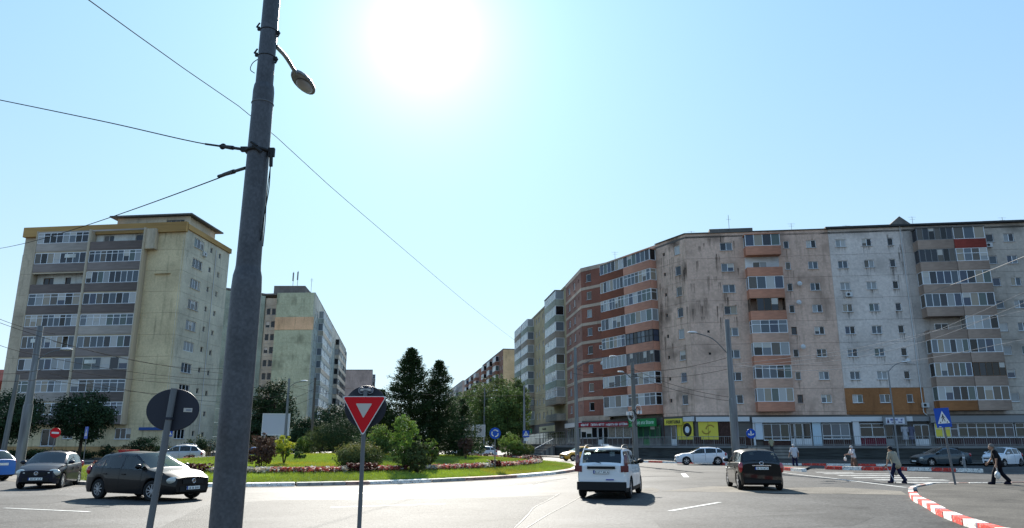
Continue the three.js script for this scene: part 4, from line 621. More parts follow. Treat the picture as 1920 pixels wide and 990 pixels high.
const flat = (s, d) => new THREE.ExtrudeGeometry(s, { depth: d, bevelEnabled: false, curveSegments: 8 });
{ // give way sign, with the dark back of a round sign behind it
  const t = thing('road_sign', 'red give way triangle mounted before the dark back of a round sign', 'road sign', [-2.41, 0.12, -12.2]);
  mesh('post', bar([0, 0, -0.06], [0, 2.5, -0.06], 0.034, 0.034, 14), M.post, t);
  const tri = mesh('triangle_plate', flat(triS(0.42), 0.015), SC.white, t); tri.position.set(0, 2.18, 0.0);
  mesh('red_face', flat(triS(0.395), 0.004), SC.red, tri).position.z = 0.0155; const w = mesh('white_centre', flat(triS(0.155), 0.003), SC.pale, tri); w.position.set(0, 0.015, 0.0205);
  const d = mesh('round_plate', merge([discG(0.335, 0.015), new THREE.TorusGeometry(0.335, 0.009, 6, 44)]), SC.back, t); d.position.set(0, 2.23, -0.125);
  mesh('bracket', merge([box(0.22, 0.035, 0.03, 0, 0.26, 0.02), new THREE.TorusGeometry(0.05, 0.008, 5, 12).translate(-0.07, 0.26, 0.04), new THREE.TorusGeometry(0.05, 0.008, 5, 12).translate(0.07, 0.26, 0.04)]), SC.edge, d); mesh('sticker', box(0.17, 0.035, 0.002, 0, 0.27, 0.06), SC.pale, d);
}
{ // dark back of an oval sign on a leaning post
  const t = thing('road_sign', 'dark back of an oval sign with a small sticker on a leaning post', 'road sign', [-4.06, 0.12, -8.6]); t.rotation.z = -0.07;
  mesh('post', bar([0, 0, 0], [0, 2.26, 0], 0.037, 0.037, 14), M.post, t);
  const d = mesh('round_plate', merge([discG(0.3, 0.018).scale(1, 0.78, 1), new THREE.TorusGeometry(0.3, 0.008, 6, 48).scale(1, 0.78, 1)]), SC.back, t); d.position.set(0.0, 2.02, -0.06); d.rotation.z = 0.05;
  mesh('bracket', merge([box(0.07, 0.05, 0.05, 0.0, 0.2, 0.06), box(0.09, 0.025, 0.09, -0.01, -0.1, 0.06)]), SC.back, d); const s = mesh('sticker', box(0.1, 0.045, 0.003, 0.18, 0.0, 0.012), SC.pale, d); mesh('sticker_print', merge([box(0.06, 0.02, 0.002, 0.19, 0, 0.0145)]), SC.edge, d);
}
function plateSign(label, x, z, H, turn, build, y = 0, r = 0.032, lean = 0) { const t = thing('road_sign', label, 'road sign', [x, y, z], turn); t.rotation.z = lean; mesh('post', bar([0, 0, -0.05], [0, H, -0.05], r, r, 10), M.post, t); build(t); return t; }
const arrowRing = (R, n) => { const L = []; for (let i = 0; i < n; i++) { const a = i * Math.PI * 2 / n + 0.5; L.push(new THREE.TorusGeometry(R, R * 0.16, 4, 16, 1.35).scale(1, 1, 0.05).rotateZ(a)); const e = a + 1.35, g = new THREE.ConeGeometry(R * 0.38, R * 0.55, 3).scale(1, 1, 0.05); g.rotateZ(e).translate(Math.cos(e + 0.18) * R, Math.sin(e + 0.18) * R, 0); L.push(g); } return merge(L); };
const ped = (t, x, y, z, s) => { const S = new THREE.Shape([[-0.5, -0.43], [0.5, -0.43], [0, 0.5]].map(([a, b]) => new THREE.Vector2(a * s, b * s))); const w = mesh('white_triangle', flat(S, 0.004), SC.white, t); w.position.set(x, y, z); mesh('walking_figure', merge([discG(0.055 * s, 0.003, 14).translate(0, 0.19 * s, 0), box(0.09 * s, 0.2 * s, 0.003, 0, 0.03 * s, 0), box(0.05 * s, 0.26 * s, 0.003).rotateZ(0.4).translate(0.07 * s, -0.16 * s, 0), box(0.05 * s, 0.26 * s, 0.003).rotateZ(-0.45).translate(-0.07 * s, -0.16 * s, 0), box(0.035 * s, 0.17 * s, 0.003).rotateZ(0.8).translate(0.1 * s, 0.03 * s, 0), box(0.035 * s, 0.17 * s, 0.003).rotateZ(-0.8).translate(-0.1 * s, 0.03 * s, 0), box(0.06 * s, 0.1 * s, 0.003).rotateZ(0.3).translate(-0.27 * s, -0.34 * s, 0), box(0.06 * s, 0.1 * s, 0.003).rotateZ(-0.3).translate(0.27 * s, -0.34 * s, 0)]), SC.black, t).position.set(x, y, z + 0.007); };
plateSign('blue pedestrian crossing sign on a leaning post at the corner pavement', 18.35, -31.7, 3.05, 0.1, t => { const p = mesh('square_plate', box(0.68, 0.80, 0.02, 0, 2.72, 0), SC.blue, t); ped(t, 0, 2.72, 0.012, 0.56); mesh('plate_print', box(0.1, 0.03, 0.003, -0.2, 2.36, 0.012), SC.white, t); }, 0.12, 0.045, 0.07);
plateSign('round blue arrows sign standing in the island lawn', -1.0, -44.6, 2.15, 0, t => { const p = mesh('round_plate', discG(0.33), SC.blue, t); p.position.y = 2.08; const a = mesh('arrow_ring', arrowRing(0.19, 3), SC.white, t); a.position.set(0, 2.08, 0.014); }, islH(-1, -44.6) - 0.02);
plateSign('round blue arrows sign beyond the black car', 15.95, -50.4, 2.35, 0, t => { const p = mesh('round_plate', merge([discG(0.32), new THREE.TorusGeometry(0.31, 0.012, 5, 30)]), SC.blue, t); p.position.y = 2.3; const a = mesh('arrow_ring', merge([box(0.07, 0.28, 0.004, 0, 0.02, 0), new THREE.ConeGeometry(0.1, 0.14, 3).scale(1, 1, 0.03).translate(0, 0.18, 0), box(0.06, 0.2, 0.004).rotateZ(1.0).translate(-0.1, -0.04, 0), box(0.06, 0.2, 0.004).rotateZ(-1.0).translate(0.1, -0.04, 0), new THREE.ConeGeometry(0.08, 0.12, 3).scale(1, 1, 0.03).rotateZ(0.9).translate(-0.17, -0.02, 0), new THREE.ConeGeometry(0.08, 0.12, 3).scale(1, 1, 0.03).rotateZ(-0.9).translate(0.17, -0.02, 0)]), SC.white, t); a.position.set(0, 2.28, 0.014); }, 0.13);
plateSign('red no entry disc beside the tram wire pole', -33.4, -55, 2.9, 0.15, t => { const p = mesh('round_plate', discG(0.36), SC.red, t); p.position.y = 2.55; mesh('white_bar', box(0.5, 0.13, 0.006, 0, 2.55, 0.013), SC.white, t); }, 0, 0.035, -0.05);
plateSign('blue crossing plate seen edge on before the dark tree', -32.7, -58, 2.9, -0.75, t => { mesh('square_plate', box(0.7, 0.9, 0.02, 0, 2.6, 0), SC.blue, t); ped(t, 0, 2.6, 0.012, 0.55); }, 0, 0.035);
plateSign('small blue crossing sign before the gable of the yellow block', -34.5, -76, 3.1, 0.2, t => { mesh('square_plate', box(0.62, 0.7, 0.02, 0, 2.75, 0), SC.blue, t); ped(t, 0, 2.75, 0.012, 0.55); }, 0.1, 0.035);
plateSign('blue crossing sign with white plate before the left concrete steps', 1.9, -103, 3.6, 0.05, t => { mesh('square_plate', box(0.9, 0.9, 0.02, 0, 3.0, 0), SC.blue, t); ped(t, 0, 3.05, 0.012, 0.75); mesh('lower_plate', box(0.5, 0.35, 0.02, 0, 2.25, 0), SC.white, t); }, 0.1, 0.04);
// billboards
function billboard(label, c, w, h, yb, turn, m) { const t = thing('billboard', label, 'billboard', [c.x, 0, c.z], turn); mesh('panel', box(w, h, 0.15, 0, yb + h / 2, 0), m, t); mesh('frame', merge([box(w + 0.16, 0.1, 0.2, 0, yb - 0.05, 0), box(w + 0.16, 0.1, 0.2, 0, yb + h + 0.05, 0), box(0.08, h, 0.2, -w / 2 - 0.04, yb + h / 2, 0), box(0.08, h, 0.2, w / 2 + 0.04, yb + h / 2, 0)]), M.sill, t); for (const s of [-1, 1]) mesh('leg', box(0.16, yb - 0.1, 0.16, s * w * 0.4, (yb - 0.1) / 2, 0), M.greyFrame, t); return t; }
billboard('blank white billboard beside the grey green block', atD(516, 815, 82), 2.75, 2.15, 2.75, 0.15, std([0.4, 0.42, 0.47], 0.6));
{ const c = atD(880, 815, 108), m = ctex(128, 128, (g, w, h) => { g.fillStyle = '#a9a49c'; g.fillRect(0, 0, w, h); g.fillStyle = '#4a4846'; g.fillRect(30, 20, 50, 76); g.fillStyle = '#77736e'; g.fillRect(44, 34, 22, 40); }), m2 = ctex(128, 128, (g, w, h) => { g.fillStyle = '#a59f99'; g.fillRect(0, 0, w, h); g.fillStyle = '#5a5654'; g.beginPath(); g.arc(64, 56, 20, 0, 7); g.fill(); }); billboard('grey poster board with a dark picture before the street trees', c, 1.15, 1.5, 2.9, 0, std(1, 0.7, { map: m })); const c2 = atD(901, 815, 108); billboard('grey poster board with a dark round spot before the street trees', c2, 1.2, 1.5, 2.85, 0, std(1, 0.7, { map: m2 })); }
// ================= vehicles =================
const carPaint = (c, o = {}) => phys(c, 0.4, { clearcoat: Math.max(...c) < 0.02 ? 0.35 : 0.75, clearcoatRoughness: 0.03, metalness: o.metal || 0, specularIntensity: 0.25, ...o.x });
M.tyre = std(0.018, 0.85); M.rim = std([0.42, 0.42, 0.43], 0.3, { metalness: 0.8 }); M.darkTrim = std(0.015, 0.55); M.underbody = std(0.01, 0.9);
M.carGlass = phys([0.42, 0.47, 0.46], 0.02, { ior: 1.52, specularIntensity: 1, transmission: 1, thickness: 0 }); M.seat = std([0.035, 0.035, 0.038], 0.9); M.headGlass = phys([0.45, 0.44, 0.38], 0.12, { clearcoat: 1 }); M.tail = phys([0.32, 0.006, 0.01], 0.12, { clearcoat: 1 }); M.tailDark = phys([0.10, 0.006, 0.012], 0.12, { clearcoat: 1 }); M.chrome = std([0.6, 0.6, 0.62], 0.15, { metalness: 1 }); M.plate = std([0.62, 0.62, 0.6], 0.5); M.amber = phys([0.5, 0.2, 0.02], 0.15, { clearcoat: 1 });
const pl = (pts, s) => { if (s <= pts[0][0]) return pts[0][1]; for (let i = 1; i < pts.length; i++) if (s <= pts[i][0]) { const t = (s - pts[i - 1][0]) / (pts[i][0] - pts[i - 1][0]); return pts[i - 1][1] + (pts[i][1] - pts[i - 1][1]) * t; } return pts[pts.length - 1][1]; };
const soft = (pts, s, r) => { let a = 0; for (let k = -3; k <= 3; k++) a += pl(pts, s + k * r / 3); return a / 7; };
function plateTex(txt) { return ctex(256, 56, (g, w, h) => { g.fillStyle = '#e8e8e2'; g.fillRect(0, 0, w, h); g.fillStyle = '#1c3f94'; g.fillRect(0, 0, 22, h); g.fillStyle = '#111'; g.font = 'bold 44px sans-serif'; g.textAlign = 'center'; g.textBaseline = 'middle'; g.fillText(txt, w / 2 + 10, h / 2 + 2); g.strokeStyle = '#222'; g.lineWidth = 4; g.strokeRect(2, 2, w - 4, h - 4); }); }
const wheelCache = {};
function wheelParts(r, spokes, rimMat, style) {
  const k = [r, spokes, style].join(); if (wheelCache[k]) return wheelCache[k];
  const w = 0.2, R = r * 0.66, tyre = lathe([[R, -w / 2 + 0.01], [r - 0.035, -w / 2], [r - 0.005, -w / 2 + 0.03], [r, -0.05], [r, 0.05], [r - 0.005, w / 2 - 0.03], [r - 0.035, w / 2], [R, w / 2 - 0.01]], 32).rotateZ(Math.PI / 2);
  const L = [lathe([[R - 0.02, -w / 2 + 0.03], [R, -w / 2 + 0.015], [R, w / 2 - 0.015], [R - 0.025, w / 2 - 0.01], [R - 0.03, w / 2 - 0.05], [0.02, w / 2 - 0.075]], 28).rotateZ(Math.PI / 2), cyl(0.05, 0.05, 0.03, 0, -0.015, 0, 14).rotateZ(Math.PI / 2).translate(w / 2 - 0.02, 0, 0)];
  for (let i = 0; i < spokes; i++) L.push(box(0.03, R - 0.03, style === 'thin' ? 0.028 : 0.06, w / 2 - 0.03, R / 2, 0).rotateX(i * Math.PI * 2 / spokes));
  const back = cyl(R - 0.03, R - 0.03, 0.02, 0, -0.01, 0, 24).rotateZ(Math.PI / 2).translate(w / 2 - 0.085, 0, 0);
  return wheelCache[k] = { tyre, rim: merge(L), back };
}
function car(name, label, o) {
  const { L, W, H, r, wb, fo } = o, g = thing(name, label, o.category || 'car', o.pos, o.turn), hw0 = W / 2, gc = o.gc || 0.2;
  const ax = [fo, fo + wb], ra = r + 0.055, noseY = o.nose, { cowl, wsTop, roofR, tail } = o;          // distances from the front bumper
  const top = [[0, noseY - 0.06], [0.12, noseY], [cowl[0] * 0.5, (noseY + cowl[1]) / 2 + 0.035], [cowl[0], cowl[1]], [wsTop[0], wsTop[1]], [(wsTop[0] + roofR[0]) / 2, H], [roofR[0], roofR[1]], [tail[0], tail[1]], ...(o.deck || []), [L - 0.02, o.rear || tail[1] - 0.02]];
  const belt = [[0, noseY - 0.08], [cowl[0], cowl[1] - 0.05], [L * 0.6, cowl[1] + 0.0], [tail[0], Math.min(tail[1], cowl[1] + 0.06)], [L, (o.rear || tail[1]) - 0.05]];
  const plan = [[0, 0.70], [0.08, 0.80], [0.3, 0.91], [0.75, 0.975], [1.3, 1], [L - 1.1, 1], [L - 0.45, 0.965], [L - 0.12, 0.90], [L, 0.82]];
  const keys = [0, 0.03, 0.08, cowl[0], wsTop[0], roofR[0], tail[0], L - 0.08, L - 0.03, L, ...o.doors.flatMap(d => [d - 0.009, d + 0.009]), ...o.pillars.flat()];
  for (const a of ax) for (const q of [-1, -0.985, -0.93, -0.8, -0.6, -0.3, 0, 0.3, 0.6, 0.8, 0.93, 0.985, 1]) keys.push(a + q * ra);
  for (let s = 0.15; s < L; s += 0.1) keys.push(s);
  const keyed = keys.slice(0, 10 + o.doors.length * 2 + o.pillars.length * 2).map(q => +q.toFixed(3)), S = [...new Set(keys.map(q => +q.toFixed(3)))].sort((a, b) => a - b).filter((q, i, A) => i === 0 || q - A[i - 1] > 0.012 || keyed.includes(q));
  const NB = 12, rings = S.map(s => {
    const hw = hw0 * soft(plan, s, 0.06), ty = soft(top, s, 0.05), by = Math.min(soft(belt, s, 0.05), ty - 0.012), end = Math.min(s, L - s), lo = gc + (end < 0.12 ? (0.12 - end) * 0.7 : 0);
    let yb = lo; for (const a of ax) { const d = Math.abs(s - a); if (d < ra) yb = Math.max(yb, r + Math.sqrt(Math.max(0, ra * ra - d * d))); }
    const gh = ty - by, gf = clamp((gh - 0.06) / 0.4, 0, 1), ins = (o.tumble || 0.17) * gf, m1 = Math.max(yb + 0.02, 0.36), m2 = Math.max(yb + 0.04, by * 0.66), m3 = Math.max(yb + 0.05, by - 0.12), bl = Math.max(by, yb + 0.07);
    const xw = hw - 0.055, xt = xw - ins * 0.85, y6 = bl + gh * (gf > 0.05 ? 0.82 : 0.5), y7 = bl + gh * 0.955, crown = 0.03 + 0.015 * gf;
    return [[0, yb], [hw - 0.16, yb], [hw - 0.03, yb + 0.005], [hw - 0.005, m1], [hw, m2], [hw - 0.015, m3], [hw - 0.045, bl - 0.012], [xw, bl], [xt, y6], [xt - 0.05 - 0.05 * (1 - gf), y7], [(xt - 0.05) * 0.72, ty + crown * 0.45], [(xt - 0.05) * 0.36, ty + crown * 0.9], [0, ty + crown]];
  });
  const parts = {}, add = (k, a, b, c, d) => { (parts[k] = parts[k] || []).push(...a, ...b, ...c, ...a, ...c, ...d); };
  const inP = s => o.pillars.some(([a, b]) => s > a && s < b);
  for (let i = 0; i + 1 < S.length; i++) {
    const sm = (S[i] + S[i + 1]) / 2;
    for (let j = 0; j < NB; j++) for (const sd of [1, -1]) {
      const p = (q, k) => [sd * rings[q][k][0], rings[q][k][1], L / 2 - S[q]];
      let k = 'body';
      if (j === 7 && sm > o.glassF && sm < o.glassR && !inP(sm)) k = sd > 0 ? 'sideL' : 'sideR';
      else if (j >= 9 && sm > cowl[0] + 0.03 && sm < wsTop[0] - 0.02) k = 'windscreen';
      else if (j >= 9 && sm > roofR[0] + 0.02 && sm < tail[0] - 0.02) k = 'rear_window';
      else if (j <= 1) k = 'under';
      else if (j >= 2 && j <= 3 && o.cladding && sm > 0) k = j === 2 ? 'cladding' : 'body';
      else if (j >= 2 && j < 7) for (let d = 0; d + 1 < o.doors.length; d++) if (sm > o.doors[d] + 0.008 && sm < o.doors[d + 1] - 0.008) k = 'door' + d + (sd > 0 ? 'L' : 'R');
      if (j >= 3 && j < 7 && o.doors.some(d => Math.abs(sm - d) < 0.0088)) k = 'gap'; if (j === 6 && sm > o.glassF && sm < o.glassR) k = 'trim';
      const a = p(i, j), b = p(i + 1, j), c = p(i + 1, j + 1), d = p(i, j + 1);
      sd > 0 ? add(k, a, b, c, d) : add(k, d, c, b, a);
    }
  }
  for (const [q, f] of [[0, 1], [S.length - 1, 0]]) for (let j = 0; j < NB; j++) { const A = rings[q][j], B = rings[q][j + 1], z = L / 2 - S[q], v = [[-A[0], A[1], z], [A[0], A[1], z], [B[0], B[1], z], [-B[0], B[1], z]]; const k = o.cladding && B[1] < 0.42 ? 'cladding' : 'body'; f ? add(k, ...v) : add(k, ...v.reverse()); }
  const geo = (k, ang = 0.5) => { const q = new THREE.BufferGeometry(), a = new Float32Array(parts[k]); q.setAttribute('position', new THREE.BufferAttribute(a, 3)); q.setAttribute('uv', new THREE.BufferAttribute(new Float32Array(a.length / 3 * 2), 2)); return toCreasedNormals(q, ang); };
  const body = mesh('body', geo('body', 0.7), o.paint, g);
  if (parts.under) mesh('underbody', merge([geo('under'), box(W - 0.5, 0.34, L - 0.7, 0, gc + 0.2, 0)]), M.underbody, g);
  if (parts.gap) mesh('panel_gap', geo('gap'), M.underbody, g); if (parts.trim) mesh('window_trim', geo('trim'), M.darkTrim, g);
  if (parts.cladding) mesh('cladding', geo('cladding'), M.darkTrim, g);
  mesh('windscreen', geo('windscreen'), M.carGlass, g); if (parts.rear_window) mesh('rear_window', geo('rear_window'), M.carGlass, g);
  for (const k of ['sideL', 'sideR']) if (parts[k]) mesh('side_windows', geo(k), M.carGlass, g);
  for (const k of Object.keys(parts).filter(q => q.startsWith('door'))) { const d = mesh('door', geo(k, 0.7), o.paint, g), i = +k[4], sd = k.endsWith('L') ? 1 : -1; const h = mesh('door_handle', cache('dh', () => box(0.03, 0.03, 0.16)), o.handle || o.paint, d); h.position.set(sd * (hw0 + 0.005), cowl[1] - 0.18, L / 2 - o.doors[i + 1] + 0.2); }
  // wheels
  const wp = wheelParts(r, o.spokes || 5, 0, o.spokeStyle);
  for (const a of ax) for (const sd of [1, -1]) { const w = new THREE.Group(); w.name = 'wheel'; w.position.set(sd * (hw0 - 0.12), r, L / 2 - a); w.rotation.y = (sd < 0 ? Math.PI : 0) + (a === ax[0] ? (o.steer || 0) : 0); g.add(w); mesh('tyre', wp.tyre, M.tyre, w); mesh('rim', wp.rim, o.rim || M.rim, w); mesh('brake_disc', wp.back, M.darkTrim, w); }
  const zf = L / 2, zr = -L / 2;
  const part = (n, ge, m, x, y, z, ry = 0) => { const q = mesh(n, ge, m, g); q.position.set(x, y, z); q.rotation.y = ry; return q; };
  // seats and dashboard behind the glass
  { const fy = gc + 0.36, zs = zf - wsTop[0] - 0.35, L_ = []; for (const [z, xs] of [[zs, [-0.36, 0.36]], [zs - 0.85, [-0.42, 0.0, 0.42]]]) if (z > zr + 0.5) for (const x of xs) L_.push(box(0.46, 0.16, 0.48, x, fy + 0.16, z + 0.1), box(0.44, 0.62, 0.13, x, fy + 0.45, z - 0.17), box(0.24, 0.17, 0.09, x, fy + 0.83, z - 0.2)); part('seats', merge(L_), M.seat, 0, 0, 0); part('dashboard', merge([box(W - 0.4, 0.24, 0.42, 0, cowl[1] - 0.12, zf - cowl[0] - 0.42), new THREE.TorusGeometry(0.18, 0.018, 6, 20).rotateX(-0.4).translate(0.36, cowl[1] - 0.02, zf - cowl[0] - 0.72)]), M.seat, 0, 0, 0); part('cabin_lining', box(W - 0.34, 0.1, Math.max(0.6, L - 1.9), 0, fy + 0.03, zr + (L - 1.9) / 2 + 0.3), M.seat, 0, 0, 0); }
  // mirrors
  for (const sd of [1, -1]) part('wing_mirror', cache('mir', () => merge([new THREE.SphereGeometry(0.5, 12, 8).scale(0.24, 0.16, 0.13), box(0.1, 0.03, 0.05, -0.1, -0.06, 0)])), o.mirror || o.paint, sd * (hw0 + 0.06), cowl[1] + 0.07, zf - cowl[0] - 0.32, sd > 0 ? 0 : Math.PI);
  // front
  const fw = hw0 * 0.9;
  part('grille', box(fw * (o.grilleW || 1.0), o.grilleH || 0.12, 0.05), M.darkTrim, 0, noseY - 0.17, zf - 0.0); part('air_intake', box(fw * 1.25, 0.15, 0.04), M.darkTrim, 0, gc + 0.17, zf + 0.0);
  for (const sd of [1, -1]) { const hl = part('headlight', cache(['hl', ...(o.hl || [0.42, 0.2])].join(), () => new THREE.SphereGeometry(0.5, 16, 12).scale((o.hl || [0.42, 0.2])[0], (o.hl || [0.42, 0.2])[1], 0.2)), M.headGlass, sd * hw0 * 0.7, noseY - 0.13, zf - 0.15, sd * 0.55); part('fog_lamp', cache('fg', () => discG(0.055, 0.04, 14)), M.headGlass, sd * hw0 * 0.62, gc + 0.2, zf - 0.03); }
  if (o.badge) part('front_badge', merge([new THREE.TorusGeometry(0.065, 0.012, 6, 20), box(0.015, 0.1, 0.012).rotateZ(0.4).translate(-0.025, 0, 0), box(0.015, 0.1, 0.012).rotateZ(-0.4).translate(0.025, 0, 0)]), M.chrome, 0, noseY - 0.15, zf + 0.04);
  const pt = o.plate ? std(1, 0.5, { map: plateTex(o.plate) }) : M.plate, pg = cache('plate', () => box(0.52, 0.115, 0.014));
  part('number_plate', pg, pt, 0, noseY - 0.36, zf + 0.045); part('number_plate', pg, pt, 0, o.rearPlate || 0.8, zr - 0.025, Math.PI);
  // rear
  const tl = o.tl || [0.16, 0.3, 0.85, 0.9]; for (const sd of [1, -1]) part('tail_light', cache(['tl', ...tl].join(), () => new THREE.SphereGeometry(0.5, 12, 10).scale(tl[0] * 1.2, tl[1] * 1.15, 0.2)), o.tailMat || M.tail, sd * (hw0 * tl[3] - 0.07), tl[2], zr + 0.13, sd * -0.5);
  part('rear_bumper_trim', box(W * 0.78, 0.12, 0.05), M.darkTrim, 0, gc + 0.14, zr + 0.01);
  if (o.rails) for (const sd of [1, -1]) part('roof_rail', tube([[0, H - 0.03, zf - wsTop[0] - 0.25], [0, H + 0.06, zf - wsTop[0] - 0.5], [0, H + 0.06, zf - roofR[0] + 0.35], [0, H - 0.04, zf - roofR[0] + 0.08]], 0.022, 24, 6), o.railMat || M.darkTrim, sd * (hw0 - 0.27), 0, 0);
  if (o.antenna !== 0) part('antenna', bar([0, 0, 0], [0, 0.16, -0.1], 0.008), M.darkTrim, 0, H - 0.01, zf - roofR[0] + 0.2);
  if (o.extra) o.extra(g, part, { zf, zr, hw0 });
  return g;
}
const hatch = { L: 4.2, W: 1.75, H: 1.48, r: 0.315, wb: 2.55, fo: 0.86, nose: 0.76, cowl: [1.12, 0.98], wsTop: [1.95, 1.44], roofR: [3.55, 1.42], tail: [4.02, 1.0], rear: 0.93, glassF: 1.2, glassR: 3.75, doors: [1.35, 2.4, 3.3], pillars: [[2.36, 2.44], [3.26, 3.34]], tl: [0.2, 0.26, 0.9, 0.92] };
const est = { ...hatch, L: 4.36, W: 1.79, H: 1.47, wb: 2.65, fo: 0.88, r: 0.325, nose: 0.80, cowl: [1.2, 1.0], wsTop: [2.1, 1.44], roofR: [3.75, 1.40], tail: [4.18, 1.06], rear: 0.98, glassF: 1.25, glassR: 4.0, doors: [1.45, 2.5, 3.45], pillars: [[2.46, 2.54], [3.42, 3.5]] };
const yaw = (a, b) => Math.atan2(b[0] - a[0], b[1] - a[1]);       // heading from a rear to a front ground point (x, z)
// black hatchback turning in front of the island: rear axle to front axle
{ const R = [-13.6, -25.9], F = [-11.25, -24.75], t = yaw(R, F), c = [(R[0] + F[0]) / 2 + 0.3, (R[1] + F[1]) / 2 - 0.2];
  car('car', 'black hatchback with silver wheel covers turning before the flower island', { ...hatch, paint: carPaint([0.004, 0.004, 0.005]), pos: [c[0], 0, c[1]], turn: t, steer: 0.25, spokes: 9, spokeStyle: 'thin', badge: 1, hl: [0.44, 0.24], plate: 'SB 08 BBH', rim: std([0.34, 0.34, 0.35], 0.4, { metalness: 0.5 }), tumble: 0.19 }); }
// dark blue hatchback behind it, facing the camera
car('car', 'dark blue hatchback with lit pale headlights facing the road beside the blue car', { ...hatch, L: 3.85, W: 1.66, H: 1.43, wb: 2.47, fo: 0.75, r: 0.295, cowl: [0.98, 0.95], wsTop: [1.75, 1.39], roofR: [3.2, 1.38], tail: [3.68, 0.98], rear: 0.92, glassF: 1.05, glassR: 3.4, doors: [1.2, 2.15, 3.0], pillars: [[2.11, 2.19], [2.98, 3.05]], paint: carPaint([0.006, 0.009, 0.019]), pos: [-19.55, 0, -32.4], turn: yaw([-20.9, -36.2], [-19.1, -31.2]) - 0.06, badge: 1, hl: [0.5, 0.28], plate: 'SB 07 VLP', rim: std([0.5, 0.5, 0.5], 0.4, { metalness: 0.5 }), spokes: 7 });
// bright blue car at the left edge
car('car', 'bright blue hatchback at the edge behind the dark blue hatchback', { ...hatch, L: 4.0, wb: 2.5, paint: carPaint([0.03, 0.13, 0.42]), pos: [-26.8, 0, -37.6], turn: -1.75, spokes: 7, rim: std([0.55, 0.55, 0.56], 0.4, { metalness: 0.5 }), doors: [1.35, 2.4, 3.3] });
// silver SUV beyond
car('car', 'silver crossover with roof rails beyond the black hatchback', { ...est, L: 4.5, W: 1.84, H: 1.68, r: 0.36, wb: 2.65, nose: 0.95, cowl: [1.2, 1.14], wsTop: [2.05, 1.62], roofR: [3.8, 1.58], tail: [4.3, 1.15], rear: 1.05, glassF: 1.3, glassR: 4.05, doors: [1.4, 2.45, 3.4], pillars: [[2.41, 2.49], [3.36, 3.44]], paint: carPaint([0.33, 0.34, 0.35], { metal: 0.5 }), pos: [-31.0, 0, -70.6], turn: -1.32, rails: 1, railMat: M.rim });
car('car', 'blue car half hidden behind the big pole and the red leaved shrub', { ...hatch, paint: carPaint([0.03, 0.10, 0.26]), pos: [-24.5, 0, -72], turn: -1.4 });
// white crossover estate seen from behind
{ const t = yaw([0, 0], [Math.sin(0.275), -Math.cos(0.275)]);
  car('car', 'white crossover estate with dark tail lamps driving away past the island', { ...est, L: 4.55, W: 1.79, H: 1.62, r: 0.33, wb: 2.9, fo: 0.83, gc: 0.22, nose: 0.92, cowl: [1.1, 1.08], wsTop: [1.95, 1.55], roofR: [4.2, 1.60], tail: [4.44, 1.12], rear: 1.05, glassF: 1.15, glassR: 4.25, doors: [1.35, 2.4, 3.45], pillars: [[2.36, 2.44], [3.41, 3.49]], paint: carPaint([0.70, 0.70, 0.69]), cladding: 1, rails: 1, mirror: M.darkTrim, tailMat: M.tailDark, tl: [0.11, 0.5, 1.14, 0.97], tumble: 0.14, rearPlate: 0.86, plate: 'B 617 MCA', spokes: 6, pos: [3.55, 0, -27.3], turn: t,
    extra: (g, part, { zr, hw0 }) => { part('tailgate_trim', box(0.92, 0.08, 0.05), M.darkTrim, 0, 1.0, zr - 0.02); part('rear_bumper', merge([box(1.62, 0.26, 0.1, 0, 0.42, 0)]), M.darkTrim, 0, 0, zr + 0.0); part('rear_wiper', bar([0, 1.14, zr + 0.02], [0.3, 1.2, zr + 0.02], 0.012), M.darkTrim, 0, 0, 0); part('sticker', box(0.26, 0.035, 0.01), std([0.02, 0.05, 0.3], 0.5), -0.28, 0.62, zr - 0.035); part('lower_tail_light', box(0.26, 0.2, 0.12), M.tailDark, hw0 * 0.84, 0.96, zr + 0.07, -0.3); part('lower_tail_light', box(0.26, 0.2, 0.12), M.tailDark, -hw0 * 0.84, 0.96, zr + 0.07, 0.3); part('spoiler', box(1.24, 0.05, 0.24), g.children[0].material, 0, 1.585, zr + 0.3); } }); }
// black compact SUV driving away
{ const t = yaw([0, 0], [Math.sin(0.12), -Math.cos(0.12)]);
  car('car', 'black compact crossover with red tail lamps driving towards the splitter island', { ...est, L: 3.93, W: 1.73, H: 1.53, r: 0.325, wb: 2.46, fo: 0.8, gc: 0.21, nose: 0.86, cowl: [1.0, 1.04], wsTop: [1.75, 1.49], roofR: [3.45, 1.47], tail: [3.78, 1.06], rear: 1.0, glassF: 1.05, glassR: 3.55, doors: [1.2, 2.2, 3.1], pillars: [[2.16, 2.24], [3.0, 3.2]], paint: carPaint([0.005, 0.0045, 0.0045]), tl: [0.2, 0.34, 0.86, 0.95], tumble: 0.16, rearPlate: 0.84, plate: 'SB 16 MTX', spokes: 5, pos: [9.9, 0, -31.5], turn: t,
    extra: (g, part, { zr }) => { part('rear_badge', new THREE.TorusGeometry(0.055, 0.012, 6, 18).scale(1.3, 1, 1), M.chrome, 0, 1.03, zr - 0.015); part('tailgate_trim', box(0.7, 0.03, 0.03), M.chrome, 0, 0.945, zr - 0.02); part('rear_wiper', bar([0, 1.1, zr + 0.06], [0.32, 1.14, zr + 0.06], 0.012), M.darkTrim, 0, 0, 0); } }); }
// white estate crossing beyond
car('car', 'white estate hatchback crossing before the retaining wall', { ...est, paint: carPaint([0.66, 0.66, 0.67]), pos: [16.5, 0, -66.6], turn: -Math.PI / 2 - 0.12, spokes: 5, rails: 0, hl: [0.4, 0.15] });
